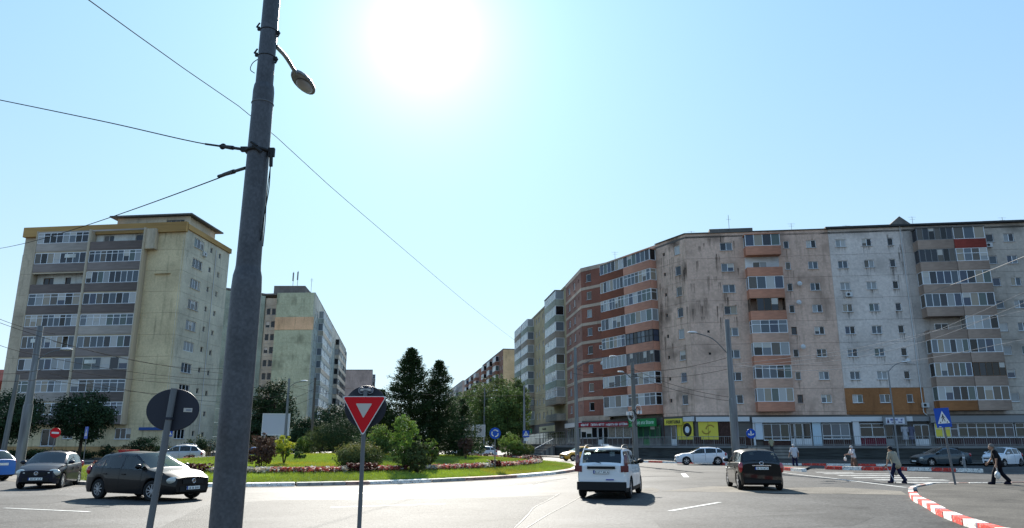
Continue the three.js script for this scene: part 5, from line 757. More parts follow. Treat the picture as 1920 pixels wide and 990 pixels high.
// yellow orange car and silver car parked by the terrace
car('car', 'yellow orange saloon nosing out behind the grey island pole', { ...hatch, L: 4.25, wb: 2.63, roofR: [3.1, 1.42], tail: [3.75, 1.05], deck: [[4.1, 1.02]], glassR: 3.4, paint: carPaint([0.55, 0.26, 0.015]), pos: [7.3, 0, -82], turn: -1.15 });
car('car', 'pale silver car beside the yellow orange saloon with white roof box', { ...est, paint: carPaint([0.45, 0.48, 0.5], { metal: 0.4 }), H: 1.55, pos: [9.3, 0, -77], turn: -0.95, extra: (g, part) => part('roof_sign', box(0.9, 0.16, 0.3), std(0.75, 0.4), 0, 1.66, -0.2) });
// parked right
car('car', 'dark grey saloon parked before the retaining wall', { ...hatch, L: 4.5, W: 1.79, H: 1.46, wb: 2.68, fo: 0.9, cowl: [1.25, 0.98], wsTop: [2.15, 1.42], roofR: [3.2, 1.4], tail: [3.95, 1.08], deck: [[4.4, 1.06]], rear: 1.0, glassF: 1.35, glassR: 3.6, doors: [1.5, 2.5, 3.4], pillars: [[2.46, 2.54]], paint: carPaint([0.05, 0.065, 0.075], { metal: 0.4 }), pos: [35.2, 0, -62.6], turn: -Math.PI / 2 + 0.1 });
car('car', 'small white hatchback with smiling black grille parked beside the bollard', { ...hatch, L: 3.55, W: 1.64, H: 1.48, wb: 2.42, fo: 0.6, r: 0.29, nose: 0.82, cowl: [0.8, 1.0], wsTop: [1.5, 1.44], roofR: [3.1, 1.42], tail: [3.42, 1.0], glassF: 0.9, glassR: 3.2, doors: [1.0, 2.1, 2.9], pillars: [[2.06, 2.14], [2.86, 2.94]], paint: carPaint([0.62, 0.64, 0.67]), grilleW: 1.3, grilleH: 0.08, badge: 1, pos: [39.6, 0, -61.5], turn: -1.05 });
car('car', 'dark green estate parked behind the small white hatchback', { ...est, paint: carPaint([0.02, 0.035, 0.025]), pos: [44.4, 0, -61.6], turn: -Math.PI / 2, H: 1.55 });
// parked beyond the island
for (const [x, y, D, c, t, l] of [[868, 850, 92, [0.6, 0.6, 0.6], -1.3, 'white car parked beyond the island shrubs'], [900, 851, 96, [0.5, 0.52, 0.54], -1.5, 'silver car parked beyond the island under the poster boards']]) { const p = atD(x, y, D); car('car', l, { ...est, paint: carPaint(c), pos: [p.x, 0, p.z], turn: t }); }
// red container above the black hatchback roof, bollard
{ const p = atD(241, 850, 74), t = thing('waste_container', 'low red container beside the hedge of the yellow block', 'container', [p.x, 0.13, p.z]); mesh('body', box(1.5, 0.85, 0.9, 0, 0.55, 0), std([0.42, 0.03, 0.03], 0.6), t); mesh('lid', box(1.58, 0.1, 0.98, 0, 1.03, 0), std([0.46, 0.04, 0.035], 0.55), t); for (const s of [-1, 1]) mesh('wheel', cyl(0.1, 0.1, 0.08, 0, -0.04, 0, 10).rotateZ(Math.PI / 2).translate(s * 0.6, 0.06, 0.3), M.tyre, t); }
{ const p = gp(1810, 882), t = thing('bollard', 'grey bollard between the dark saloon and the small white hatchback', 'bollard', [p.x, 0, p.z]); mesh('post', lathe([[0, 0], [0.08, 0], [0.08, 1.0], [0.05, 1.1], [0, 1.12]], 14), M.greyFrame, t); mesh('band', cyl(0.083, 0.083, 0.1, 0, 0.8, 0, 14), M.textPale, t); }
// ================= trees, shrubs, flowers, grass =================
const leafMat = (c, t = 0.35) => { const m = phys(c, 0.75, { side: THREE.DoubleSide, transmission: t, thickness: 0, vertexColors: true, specularIntensity: 0.12 }); return m; };
const solidLeaf = c => std(c, 0.85, { side: THREE.DoubleSide, vertexColors: true });
M.bark = std([0.10, 0.075, 0.055], 0.95, { map: rep(stoneMap, 0.5) });
function leaves(pts, size, o = {}) {             // pts: [x, y, z, nx, ny, nz]; one bent leaf-sized quad at each
  const n = pts.length, pos = new Float32Array(n * 18), col = new Float32Array(n * 18), nor = new Float32Array(n * 18), a = new THREE.Vector3(), b = new THREE.Vector3(), u = new THREE.Vector3(), N = new THREE.Vector3();
  for (let i = 0; i < n; i++) {
    const p = pts[i], s = size * rr(0.6, 1.35), asp = o.asp || 0.55; N.set(p[3] + rr(-0.9, 0.9), p[4] + rr(-0.6, 1.0), p[5] + rr(-0.9, 0.9)).normalize(); a.set(rr(-1, 1), rr(-1, 1), rr(-1, 1)).cross(N).normalize(); if (o.up) { a.set(p[3] * 0.9 + rr(-0.4, 0.4), o.up + rr(-0.3, 0.4), p[5] * 0.9 + rr(-0.4, 0.4)).normalize(); N.crossVectors(a, u.set(rr(-1, 1), rr(-0.3, 0.3), rr(-1, 1))).normalize(); } b.crossVectors(N, a).multiplyScalar(s * asp); a.multiplyScalar(s);
    const c = [p[0], p[1], p[2]], q = (k, l) => [c[0] + a.x * k + b.x * l, c[1] + a.y * k + b.y * l, c[2] + a.z * k + b.z * l], V = [q(-0.5, 0), q(0.05, -0.5), q(0.6, 0), q(-0.5, 0), q(0.6, 0), q(0.05, 0.5)], t = rr(0.55, 1.25), h = rr(-0.1, 0.1);
    for (let k = 0; k < 6; k++) { pos.set(V[k], i * 18 + k * 3); nor.set([N.x, N.y, N.z], i * 18 + k * 3); const tp = p[6] || [1, 1, 1]; col.set([t * (1 + h) * tp[0], t * tp[1], t * (1 - h) * tp[2]], i * 18 + k * 3); }
  }
  const g = new THREE.BufferGeometry(); g.setAttribute('position', new THREE.BufferAttribute(pos, 3)); g.setAttribute('normal', new THREE.BufferAttribute(nor, 3)); g.setAttribute('color', new THREE.BufferAttribute(col, 3)); g.setAttribute('uv', new THREE.BufferAttribute(new Float32Array(n * 12), 2)); return g;
}
function clumps(n, rx, ry, rz, cy, per, cr, o = {}) {        // leaves gathered in clumps through an ellipsoid, more of them near its skin
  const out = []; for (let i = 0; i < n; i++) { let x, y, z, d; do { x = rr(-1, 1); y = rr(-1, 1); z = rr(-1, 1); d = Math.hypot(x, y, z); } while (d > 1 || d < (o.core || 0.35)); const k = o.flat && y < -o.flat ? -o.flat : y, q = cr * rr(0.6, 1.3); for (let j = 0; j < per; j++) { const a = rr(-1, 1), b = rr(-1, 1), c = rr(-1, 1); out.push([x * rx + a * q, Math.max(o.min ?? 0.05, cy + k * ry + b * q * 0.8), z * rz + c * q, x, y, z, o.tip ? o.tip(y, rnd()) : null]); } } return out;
}
function trunkGeo(H, r, limbs, spread) { const L = [tube([[0, -0.1, 0], [rr(-0.1, 0.1), H * 0.35, rr(-0.1, 0.1)], [rr(-0.2, 0.2), H * 0.7, rr(-0.2, 0.2)], [0, H, 0]], r, 10, 8)]; const p = L[0].attributes.position; for (let i = 0; i < p.count; i++) { const y = p.getY(i), k = 1 - 0.6 * clamp(y / H, 0, 1); p.setX(i, p.getX(i) * k); p.setZ(i, p.getZ(i) * k); } for (let i = 0; i < limbs; i++) { const a = i * 2.4, y = H * rr(0.4, 0.85); L.push(bar([0, y, 0], [Math.cos(a) * spread * rr(0.5, 0.8), y + H * rr(0.2, 0.4), Math.sin(a) * spread * rr(0.5, 0.8)], r * 0.4, r * 0.14, 6)); } return merge(L); }
function tree(label, x, z, H, R, mat, o = {}) {
  const t = thing(o.name || 'broadleaf_tree', label, 'tree', [x, o.y || 0, z], rr(0, 6), o.group);
  mesh('trunk', trunkGeo(H * 0.72, o.r || 0.16, 7, R * 0.8), M.bark, t);
  const cb = o.cb || 0.22, pts = [...clumps(o.n || 150, R, H * (1 - cb) / 2, R, H * (1 + cb) / 2, o.per || 60, o.cr || R * 0.2, { core: 0.3, min: H * cb * 0.8 })];
  mesh('crown', leaves(pts, o.leaf || 0.2), mat, t); return t;
}
function shrub(label, x, z, H, R, mat, o = {}) {
  const y = o.y ?? islH(x, z) - 0.02, t = thing(o.name || 'shrub', label, 'shrub', [x, y, z], rr(0, 6), o.group);
  mesh('stem', merge([0, 1, 2, 3].map(k => bar([0, -0.05, 0], [Math.cos(k * 1.6) * R * 0.4, H * 0.6, Math.sin(k * 1.6) * R * 0.4], 0.035, 0.015, 5))), M.bark, t);
  mesh('foliage', leaves(clumps(Math.round((o.n || 60) * 1.3), R, H * (o.st ? (1 - o.st) : 0.96) / 2, o.rz || R, H * (o.st ? (1 + o.st) / 2 : 0.52), o.per || 50, o.cr || R * 0.16, { core: 0.3, tip: o.tip, flat: o.flat }), o.leaf || 0.1, o.lo || {}), mat, t); return t;
}
function conifer(label, x, z, H, R, mat, n) {
  const y = islH(x, z) - 0.05, t = thing('conifer_tree', label, 'tree', [x, y, z], rr(0, 6));
  mesh('trunk', lathe([[0.16, 0], [0.1, H * 0.5], [0.02, H * 0.97], [0, H * 0.98]], 8), M.bark, t);
  const pts = [], br = []; for (let i = 0; i < n; i++) { const f = Math.pow(rnd(), 0.8), yy = H * (0.03 + 0.97 * f), a = rnd() * 6.283, rad = R * Math.pow(1 - f, 0.72) * rr(0.7, 1.18) * (1 + 0.16 * Math.sin(a * 3 + f * 40)) + 0.06, len = rad; if (i % 6 === 0) br.push(bar([0, yy - len * 0.05, 0], [Math.cos(a) * len * 0.9, yy + len * 0.12, Math.sin(a) * len * 0.9], 0.025, 0.008, 4)); const m = Math.ceil(8 + len * 16); for (let k = 0; k < m; k++) { const q = Math.pow(rnd(), 0.55), w = 0.16 + (1 - q) * 0.12; pts.push([Math.cos(a) * len * q + rr(-w, w), yy + len * 0.14 * q * q - 0.05 + rr(-0.13, 0.13), Math.sin(a) * len * q + rr(-w, w), Math.cos(a), 0.3, Math.sin(a), null]); } }
  mesh('branches', merge(br), M.bark, t); mesh('crown', leaves(pts, 0.17, { up: 0.35, asp: 0.34 }), mat, t); return t;
}
const LF = { dark: leafMat([0.035, 0.06, 0.026], 0.18), conif: leafMat([0.05, 0.085, 0.036], 0.25), mid: leafMat([0.10, 0.155, 0.045], 0.35), bright: leafMat([0.14, 0.22, 0.05], 0.4), yellow: leafMat([0.42, 0.40, 0.06], 0.4), redBrown: leafMat([0.10, 0.06, 0.045], 0.25), olive: leafMat([0.085, 0.11, 0.04], 0.3), far: leafMat([0.11, 0.155, 0.05], 0.35) };
// conifers on the island
conifer('tallest dark conifer on the island', -7.9, -58, 8.3, 3.1, LF.conif, 1250);
conifer('slimmer conifer beside the tallest one', -5.75, -58.4, 7.4, 2.6, LF.conif, 950);
conifer('small conifer behind the give way sign', -9.9, -56.5, 4.9, 2.0, LF.conif, 420);
conifer('short conifer on the right flank of the conifer group', -4.0, -60.5, 4.6, 1.9, LF.conif, 400);
// shrubs of the island, placed by where their feet stand in the lawn
const atLawn = (px, py) => { const [X, U, F] = ray(px, py); for (let t = 28; t < 110; t += 0.1) { const x = X * t, z = -F * t; if (islR(x, z) < 1 && EYE + U * t <= islH(x, z)) return { x, z }; } return { x: X * 70, z: -F * 70 }; };     // where a pixel's ray meets the lawn mound
const pale = (y, r) => y > 0.1 && r < 0.75 ? [2.1, 1.9, 1.3] : null;  // upper leaves coloured paler: backlight on the shrub tops put into the colour
{ const a = atLawn(487, 880); shrub('dark red leaved shrub beside the big pole', a.x, a.z, 1.95, 0.72, LF.redBrown, { n: 60 });
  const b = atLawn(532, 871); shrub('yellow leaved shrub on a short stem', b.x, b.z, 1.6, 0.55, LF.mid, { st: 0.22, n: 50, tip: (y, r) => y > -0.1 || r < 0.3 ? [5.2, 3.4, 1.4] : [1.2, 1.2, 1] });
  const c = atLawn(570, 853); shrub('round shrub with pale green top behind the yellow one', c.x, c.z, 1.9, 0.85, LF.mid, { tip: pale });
  const d = atLawn(562, 862); shrub('tiny clipped ball shrub on the lawn', d.x, d.z, 0.55, 0.36, LF.mid, { n: 24, per: 40 });
  const e = atLawn(668, 879); shrub('long low clipped bush behind the give way post', e.x, e.z - 0.6, 1.25, 1.9, LF.olive, { n: 170, rz: 1.1, flat: 0.75, tip: (y, r) => y > 0.3 ? [1.9, 1.5, 1.1] : null });  // lighter top leaves paint in the backlight
  const f = atLawn(757, 884); shrub('pointed light green shrub before the conifers', f.x, f.z, 3.0, 0.82, LF.mid, { n: 100, tip: (y, r) => y > -0.2 && r < 0.8 ? [2.0, 2.0, 1.2] : null });  // backlit upper part put into the leaf colour here too
  const g = atLawn(783, 889); shrub('round clipped shrub before the pointed one', g.x, g.z, 1.65, 0.6, LF.olive, { n: 70 });
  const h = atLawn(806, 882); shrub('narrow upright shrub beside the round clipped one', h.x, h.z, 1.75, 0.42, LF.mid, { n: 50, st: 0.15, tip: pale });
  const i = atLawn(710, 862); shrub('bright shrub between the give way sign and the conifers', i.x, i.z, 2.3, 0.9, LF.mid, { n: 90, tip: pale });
  const j = atLawn(505, 853); shrub('wide dark shrub behind the red leaved one', j.x, j.z, 1.9, 1.8, LF.redBrown, { n: 90, tip: (y, r) => r < 0.4 ? [1.2, 1.6, 0.9] : null });
  const k = atLawn(636, 850); shrub('large dark bush at the back of the island', k.x, k.z, 3.5, 2.2, LF.dark, { n: 170, per: 60 });
  const l = atLawn(600, 852); shrub('loose grey green bush at the back of the island', l.x, l.z, 3.0, 1.5, LF.olive, { n: 80 });
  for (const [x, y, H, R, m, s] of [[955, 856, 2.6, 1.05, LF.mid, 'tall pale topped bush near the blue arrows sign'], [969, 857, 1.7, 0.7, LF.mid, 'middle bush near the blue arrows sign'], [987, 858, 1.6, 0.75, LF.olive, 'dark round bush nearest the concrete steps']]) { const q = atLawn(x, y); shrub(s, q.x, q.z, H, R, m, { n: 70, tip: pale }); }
  for (const [x, y, H, R, m, s] of [[873, 862, 1.6, 0.6, LF.redBrown, 'little red leaved tree on the island'], [902, 857, 1.3, 0.45, LF.dark, 'little dark ball tree on the island'], [886, 854, 1.4, 0.7, LF.mid, 'small light bush on the island crest'], [858, 858, 1.5, 0.8, LF.dark, 'dark low bush beside the conifers']]) { const q = atLawn(x, y); shrub(s, q.x, q.z, H, R, m, { n: 40, st: 0.3 }); } }
// flower border: begonias in patches of white, red and dark leaf
{
  const sets = { white: [], red: [], dark: [] }, leafP = [];
  const rb = 0.835; for (let k = 0; k < 1100; k++) { const a = k / 1100 * Math.PI * 2, patch = fbm(k / 1100, 0.3, 48, 2), sp = Math.sin(k * 0.9); if (fbm(k / 1100, 0.7, 40, 1) < 0.2) continue; const kind = patch < 0.4 ? 'red' : patch < 0.57 ? 'white' : patch < 0.64 ? 'dark' : 'red'; for (let q = 0; q < 9; q++) { const r = rb + rr(-0.017, 0.017), x = ISL.x + ISL.a * r * Math.cos(a + rr(-0.003, 0.003)), z = ISL.z + ISL.b * r * Math.sin(a + rr(-0.003, 0.003)), y = islH(x, z); leafP.push([x, y + rr(0.02, 0.16), z, 0, 1, 0, null]); for (let f = 0; f < 3; f++) sets[q % 5 > 2 && kind !== 'dark' ? 'white' : kind].push([x + rr(-0.05, 0.05), y + rr(0.10, kind === 'dark' ? 0.46 : 0.3), z + rr(-0.05, 0.05), 0, 1, 0, null]); } }
  const fm = { white: leafMat([0.62, 0.56, 0.46], 0.3), red: leafMat([0.46, 0.12, 0.10], 0.3), dark: leafMat([0.10, 0.03, 0.025], 0.2) };
  const t = thing('flower_border', null, null); tag(t, 'border of red and white begonias ringing the island lawn', 'flowers', null, 'stuff');
  mesh('leaves', leaves(leafP, 0.13), LF.olive, t); for (const k in sets) mesh('blossoms', leaves(sets[k], 0.14, { asp: 0.9 }), fm[k], t);
}
// grass blades on the lawn
{
  const blade = new THREE.BufferGeometry(); const v = []; for (let i = 0; i < 7; i++) { const a = i * 0.9, r = 0.05 + 0.02 * (i % 3), x = Math.cos(a) * r, z = Math.sin(a) * r, w = 0.009, h = 0.07 + 0.02 * (i % 4); v.push(x - w * Math.sin(a), 0, z + w * Math.cos(a), x + w * Math.sin(a), 0, z - w * Math.cos(a), x * 1.7, h, z * 1.7); } blade.setAttribute('position', new THREE.Float32BufferAttribute(v, 3)); blade.computeVertexNormals();
  const n = 110000, im = new THREE.InstancedMesh(blade, phys([0.25, 0.34, 0.03], 0.7, { side: THREE.DoubleSide, transmission: 0.45, thickness: 0 }), n), m4 = new THREE.Matrix4(), q = new THREE.Quaternion(), c = new THREE.Color(), Y = new THREE.Vector3(0, 1, 0);
  for (let i = 0; i < n; i++) { let x, z, r; do { const a = rnd() * 6.2832, rad = Math.sqrt(rnd()); x = ISL.x + ISL.a * rad * Math.cos(a); z = ISL.z + ISL.b * rad * Math.sin(a); r = islR(x, z); } while (r > 0.982 || (z < -62 && rnd() < 0.6)); const s = rr(0.7, 1.4); q.setFromAxisAngle(Y, rnd() * 6.28); m4.compose(new THREE.Vector3(x, islH(x, z), z), q, new THREE.Vector3(s, s * rr(0.7, 1.3), s)); im.setMatrixAt(i, m4); const k = rr(0.7, 1.2) * (0.55 + 0.9 * fbm((x + 40) / 80, (z + 100) / 80, 20, 3)), dry = fbm((z + 100) / 80, (x + 40) / 80, 14, 3); im.setColorAt(i, c.setRGB(k * (dry > 0.56 ? 1.5 : 1.05), k * (dry > 0.56 ? 1.1 : 1), k * 0.8)); }
  im.name = 'grass'; tag(im, 'mown grass blades of the island lawn', 'grass', null, 'stuff'); im.castShadow = im.receiveShadow = true; scene.add(im);
}
// street trees and hedges
{ const A = atD(148, 850, 80); tree('round dark tree before the entrance of the yellow block', A.x, A.z, 7.2, 3.1, LF.dark, { cb: 0.28, n: 190, leaf: 0.24, r: 0.2 });
  const B = atD(18, 850, 74); tree('wide dark tree at the left end of the yellow block', B.x - 1, B.z, 6.6, 3.6, LF.dark, { cb: 0.3, n: 190, leaf: 0.24, r: 0.22 });
  const C = atD(508, 845, 112); tree('leafy tree between the yellow and the grey green block', C.x, C.z, 11, 3.4, LF.dark, { cb: 0.25, n: 190, leaf: 0.3 });
  const C2 = atD(478, 845, 108); tree('low tree beside the white billboard', C2.x, C2.z, 6, 2.6, LF.dark, { cb: 0.1, n: 130, leaf: 0.28 });
  const row = [[952, 118, 11.5, 3.4], [930, 126, 13, 3.6], [905, 132, 12.4, 3.8], [884, 150, 12.6, 3.8], [868, 165, 13, 4], [852, 185, 12.5, 4.2], [838, 205, 12, 4.2], [962, 132, 13.5, 3]];
  row.forEach(([px, D, H, R], i) => { const p = atD(px, 840, D); tree(['tall street tree by the olive block', 'tallest street tree by the poster boards', 'bushy street tree left of the poster boards', 'street tree before the brown block', 'street tree before the far grey block', 'farthest street tree on the avenue', 'street tree beyond the conifers', 'slender street tree touching the olive block'][i], p.x, p.z, H, R, i % 2 ? LF.far : LF.mid, { cb: 0.12, n: 170, leaf: 0.32, cr: R * 0.22, group: 'street trees along the avenue' }); });
  for (const [px, D, H, R, l] of [[690, 118, 6.5, 3.2, 'dark tree behind the give way sign'], [625, 105, 7, 3.4, 'dark tree below the balconies of the grey green block'], [655, 130, 7, 3.5, 'tree at the foot of the far pinkish block'], [720, 150, 8, 4, 'far tree left of the conifers'], [842, 120, 6.5, 3, 'dark tree right of the conifers'], [575, 98, 5, 2.4, 'low tree beside the wooden pole']]) { const p = atD(px, 840, D); tree(l, p.x, p.z, H, R, LF.dark, { cb: 0.06, n: 140, leaf: 0.3, cr: R * 0.24 }); }
  const hedge = (l, x0, x1, y, D, H) => { const a = atD(x0, y, D), b = atD(x1, y, D), t = thing('hedge', l, 'hedge', [(a.x + b.x) / 2, 0.12, a.z]), w = Math.abs(b.x - a.x) / 2; mesh('foliage', leaves(clumps(Math.round(w * 34), w, H * 0.5, 0.8, H * 0.5, 60, 0.35, { core: 0.1, tip: (q, r) => q > 0.5 && r < 0.5 ? [2.2, 1.9, 1.4] : null }), 0.15), LF.dark, t); mesh('stems', merge([...Array(8).keys()].map(k => bar([(k / 7 - 0.5) * w * 1.6, 0, 0], [(k / 7 - 0.5) * w * 1.6 + 0.2, H * 0.7, 0], 0.04))), M.bark, t); };
  hedge('dark clipped hedge before the yellow block', 226, 318, 850, 84, 2.3); hedge('dark hedge with flowering top before the gable', 335, 405, 850, 84, 2.5); hedge('dark low planting under the trees of the yellow block', -40, 190, 852, 86, 0.9);
  const s1 = atD(200, 850, 82); shrub('small dark shrub before the yellow wall', s1.x, s1.z, 1.6, 0.9, LF.dark, { y: 0.12 });
}
// ================= people =================
function nets(f, lo, hi, cell) {                                       // surface of a distance field, smooth and closed
  const n = [0, 1, 2].map(k => Math.ceil((hi[k] - lo[k]) / cell) + 1), V = new Float32Array(n[0] * n[1] * n[2]), id = (i, j, k) => (k * n[1] + j) * n[0] + i;
  for (let k = 0; k < n[2]; k++) for (let j = 0; j < n[1]; j++) for (let i = 0; i < n[0]; i++) V[id(i, j, k)] = f(lo[0] + i * cell, lo[1] + j * cell, lo[2] + k * cell);
  const vi = new Int32Array(V.length).fill(-1), pos = [], idx = [], C = []; for (let c = 0; c < 8; c++) C.push([c & 1, (c >> 1) & 1, c >> 2]);
  const O = C.map(c => id(...c)), v = new Float32Array(8), E_ = [[0, 1], [2, 3], [4, 5], [6, 7], [0, 2], [1, 3], [4, 6], [5, 7], [0, 4], [1, 5], [2, 6], [3, 7]];
  for (let k = 0; k < n[2] - 1; k++) for (let j = 0; j < n[1] - 1; j++) for (let i = 0; i < n[0] - 1; i++) {
    const b0 = id(i, j, k); let m = 0; for (let c = 0; c < 8; c++) { v[c] = V[b0 + O[c]]; if (v[c] < 0) m |= 1 << c; } if (!m || m === 255) continue;
    let x = 0, y = 0, z = 0, q = 0; for (const [a, b] of E_) if ((v[a] < 0) !== (v[b] < 0)) { const t = v[a] / (v[a] - v[b]); x += C[a][0] + (C[b][0] - C[a][0]) * t; y += C[a][1] + (C[b][1] - C[a][1]) * t; z += C[a][2] + (C[b][2] - C[a][2]) * t; q++; }
    vi[id(i, j, k)] = pos.length / 3; pos.push(lo[0] + (i + x / q) * cell, lo[1] + (j + y / q) * cell, lo[2] + (k + z / q) * cell);
  }
  for (let k = 1; k < n[2] - 1; k++) for (let j = 1; j < n[1] - 1; j++) for (let i = 1; i < n[0] - 1; i++) { const b0 = id(i, j, k), s = V[b0] < 0; for (let a = 0; a < 3; a++) { if ((V[b0 + O[1 << a]] < 0) === s) continue; const u = (a + 1) % 3, w = (a + 2) % 3, o = (p, r) => { const c = [i, j, k]; c[u] -= p; c[w] -= r; return vi[id(...c)]; }; const q = [o(0, 0), o(1, 0), o(1, 1), o(0, 1)]; if (q.includes(-1)) continue; s ? idx.push(q[0], q[1], q[2], q[0], q[2], q[3]) : idx.push(q[0], q[2], q[1], q[0], q[3], q[2]); } }
  const g = new THREE.BufferGeometry(); g.setAttribute('position', new THREE.Float32BufferAttribute(pos, 3)); g.setIndex(idx); g.computeVertexNormals(); g.setAttribute('uv', new THREE.Float32BufferAttribute(new Float32Array(pos.length / 3 * 2), 2)); return g;
}
function capD(x, y, z, c) { const [a, b, ra, rb] = c, bx = b[0] - a[0], by = b[1] - a[1], bz = b[2] - a[2], px = x - a[0], py = y - a[1], pz = z - a[2], t = clamp((px * bx + py * by + pz * bz) / (bx * bx + by * by + bz * bz + 1e-9), 0, 1); return Math.hypot(px - bx * t, py - by * t, pz - bz * t) - (ra + (rb - ra) * t); }
function field(caps, k = 0.035) { return (x, y, z) => { let d = 1e3; for (const c of caps) { const e = c.e ? (Math.hypot((x - c.e[0]) / c.r[0], (y - c.e[1]) / c.r[1], (z - c.e[2]) / c.r[2]) - 1) * Math.min(...c.r) : capD(x, y, z, c); const h = clamp(0.5 + 0.5 * (d - e) / k, 0, 1); d = d * (1 - h) + e * h - k * h * (1 - h); } return d; }; }
function bounds(caps, m = 0.05) { const lo = [9, 9, 9], hi = [-9, -9, -9]; for (const c of caps) for (const [p, r] of c.e ? [[c.e, c.r]] : [[c[0], [c[2], c[2], c[2]]], [c[1], [c[3], c[3], c[3]]]]) for (let k = 0; k < 3; k++) { lo[k] = Math.min(lo[k], p[k] - r[k] - m); hi[k] = Math.max(hi[k], p[k] + r[k] + m); } return [lo, hi]; }
const solid = (caps, cell, k) => nets(field(caps, k), ...bounds(caps), cell);
const ell = (x, y, z, a, b, c) => ({ e: [x, y, z], r: [a, b, c] });
function handCaps(w, el, side) {                                       // palm, four unequal fingers bent at the knuckle, thumb from the side of the palm
  const d = new THREE.Vector3(...w).sub(new THREE.Vector3(...el)).normalize(), f = new THREE.Vector3(0, 0, 1), sd = new THREE.Vector3().crossVectors(d, f).normalize(), nn = new THREE.Vector3().crossVectors(sd, d), W_ = new THREE.Vector3(...w), at = (a, b, c) => W_.clone().addScaledVector(d, a).addScaledVector(nn, b).addScaledVector(sd, c).toArray();
  const L = [[at(0, 0, 0), at(0.03, 0, 0), 0.024, 0.026], [at(0.03, 0.018, 0), at(0.085, 0.026, 0), 0.016, 0.015], [at(0.03, 0, 0), at(0.088, 0.004, 0), 0.018, 0.016], [at(0.03, -0.018, 0), at(0.08, -0.026, 0), 0.016, 0.014]];
  [[0.03, 0.062], [0.010, 0.072], [-0.010, 0.068], [-0.029, 0.05]].forEach(([b, l]) => { L.push([at(0.085, b, 0), at(0.085 + l * 0.5, b, -side * 0.008), 0.0095, 0.009], [at(0.085 + l * 0.5, b, -side * 0.008), at(0.085 + l * 0.85, b, -side * 0.03), 0.009, 0.008]); });
  L.push([at(0.03, 0.028, -side * 0.005), at(0.062, 0.052, -side * 0.016), 0.012, 0.0105], [at(0.062, 0.052, -side * 0.016), at(0.092, 0.056, -side * 0.026), 0.0105, 0.009]); return L;
}
const SKIN = std([0.36, 0.21, 0.145], 0.6), EYE_M = std(0.02, 0.3), cloth = c => std(c, 0.9, { map: rep(stoneMap, 0.6) });
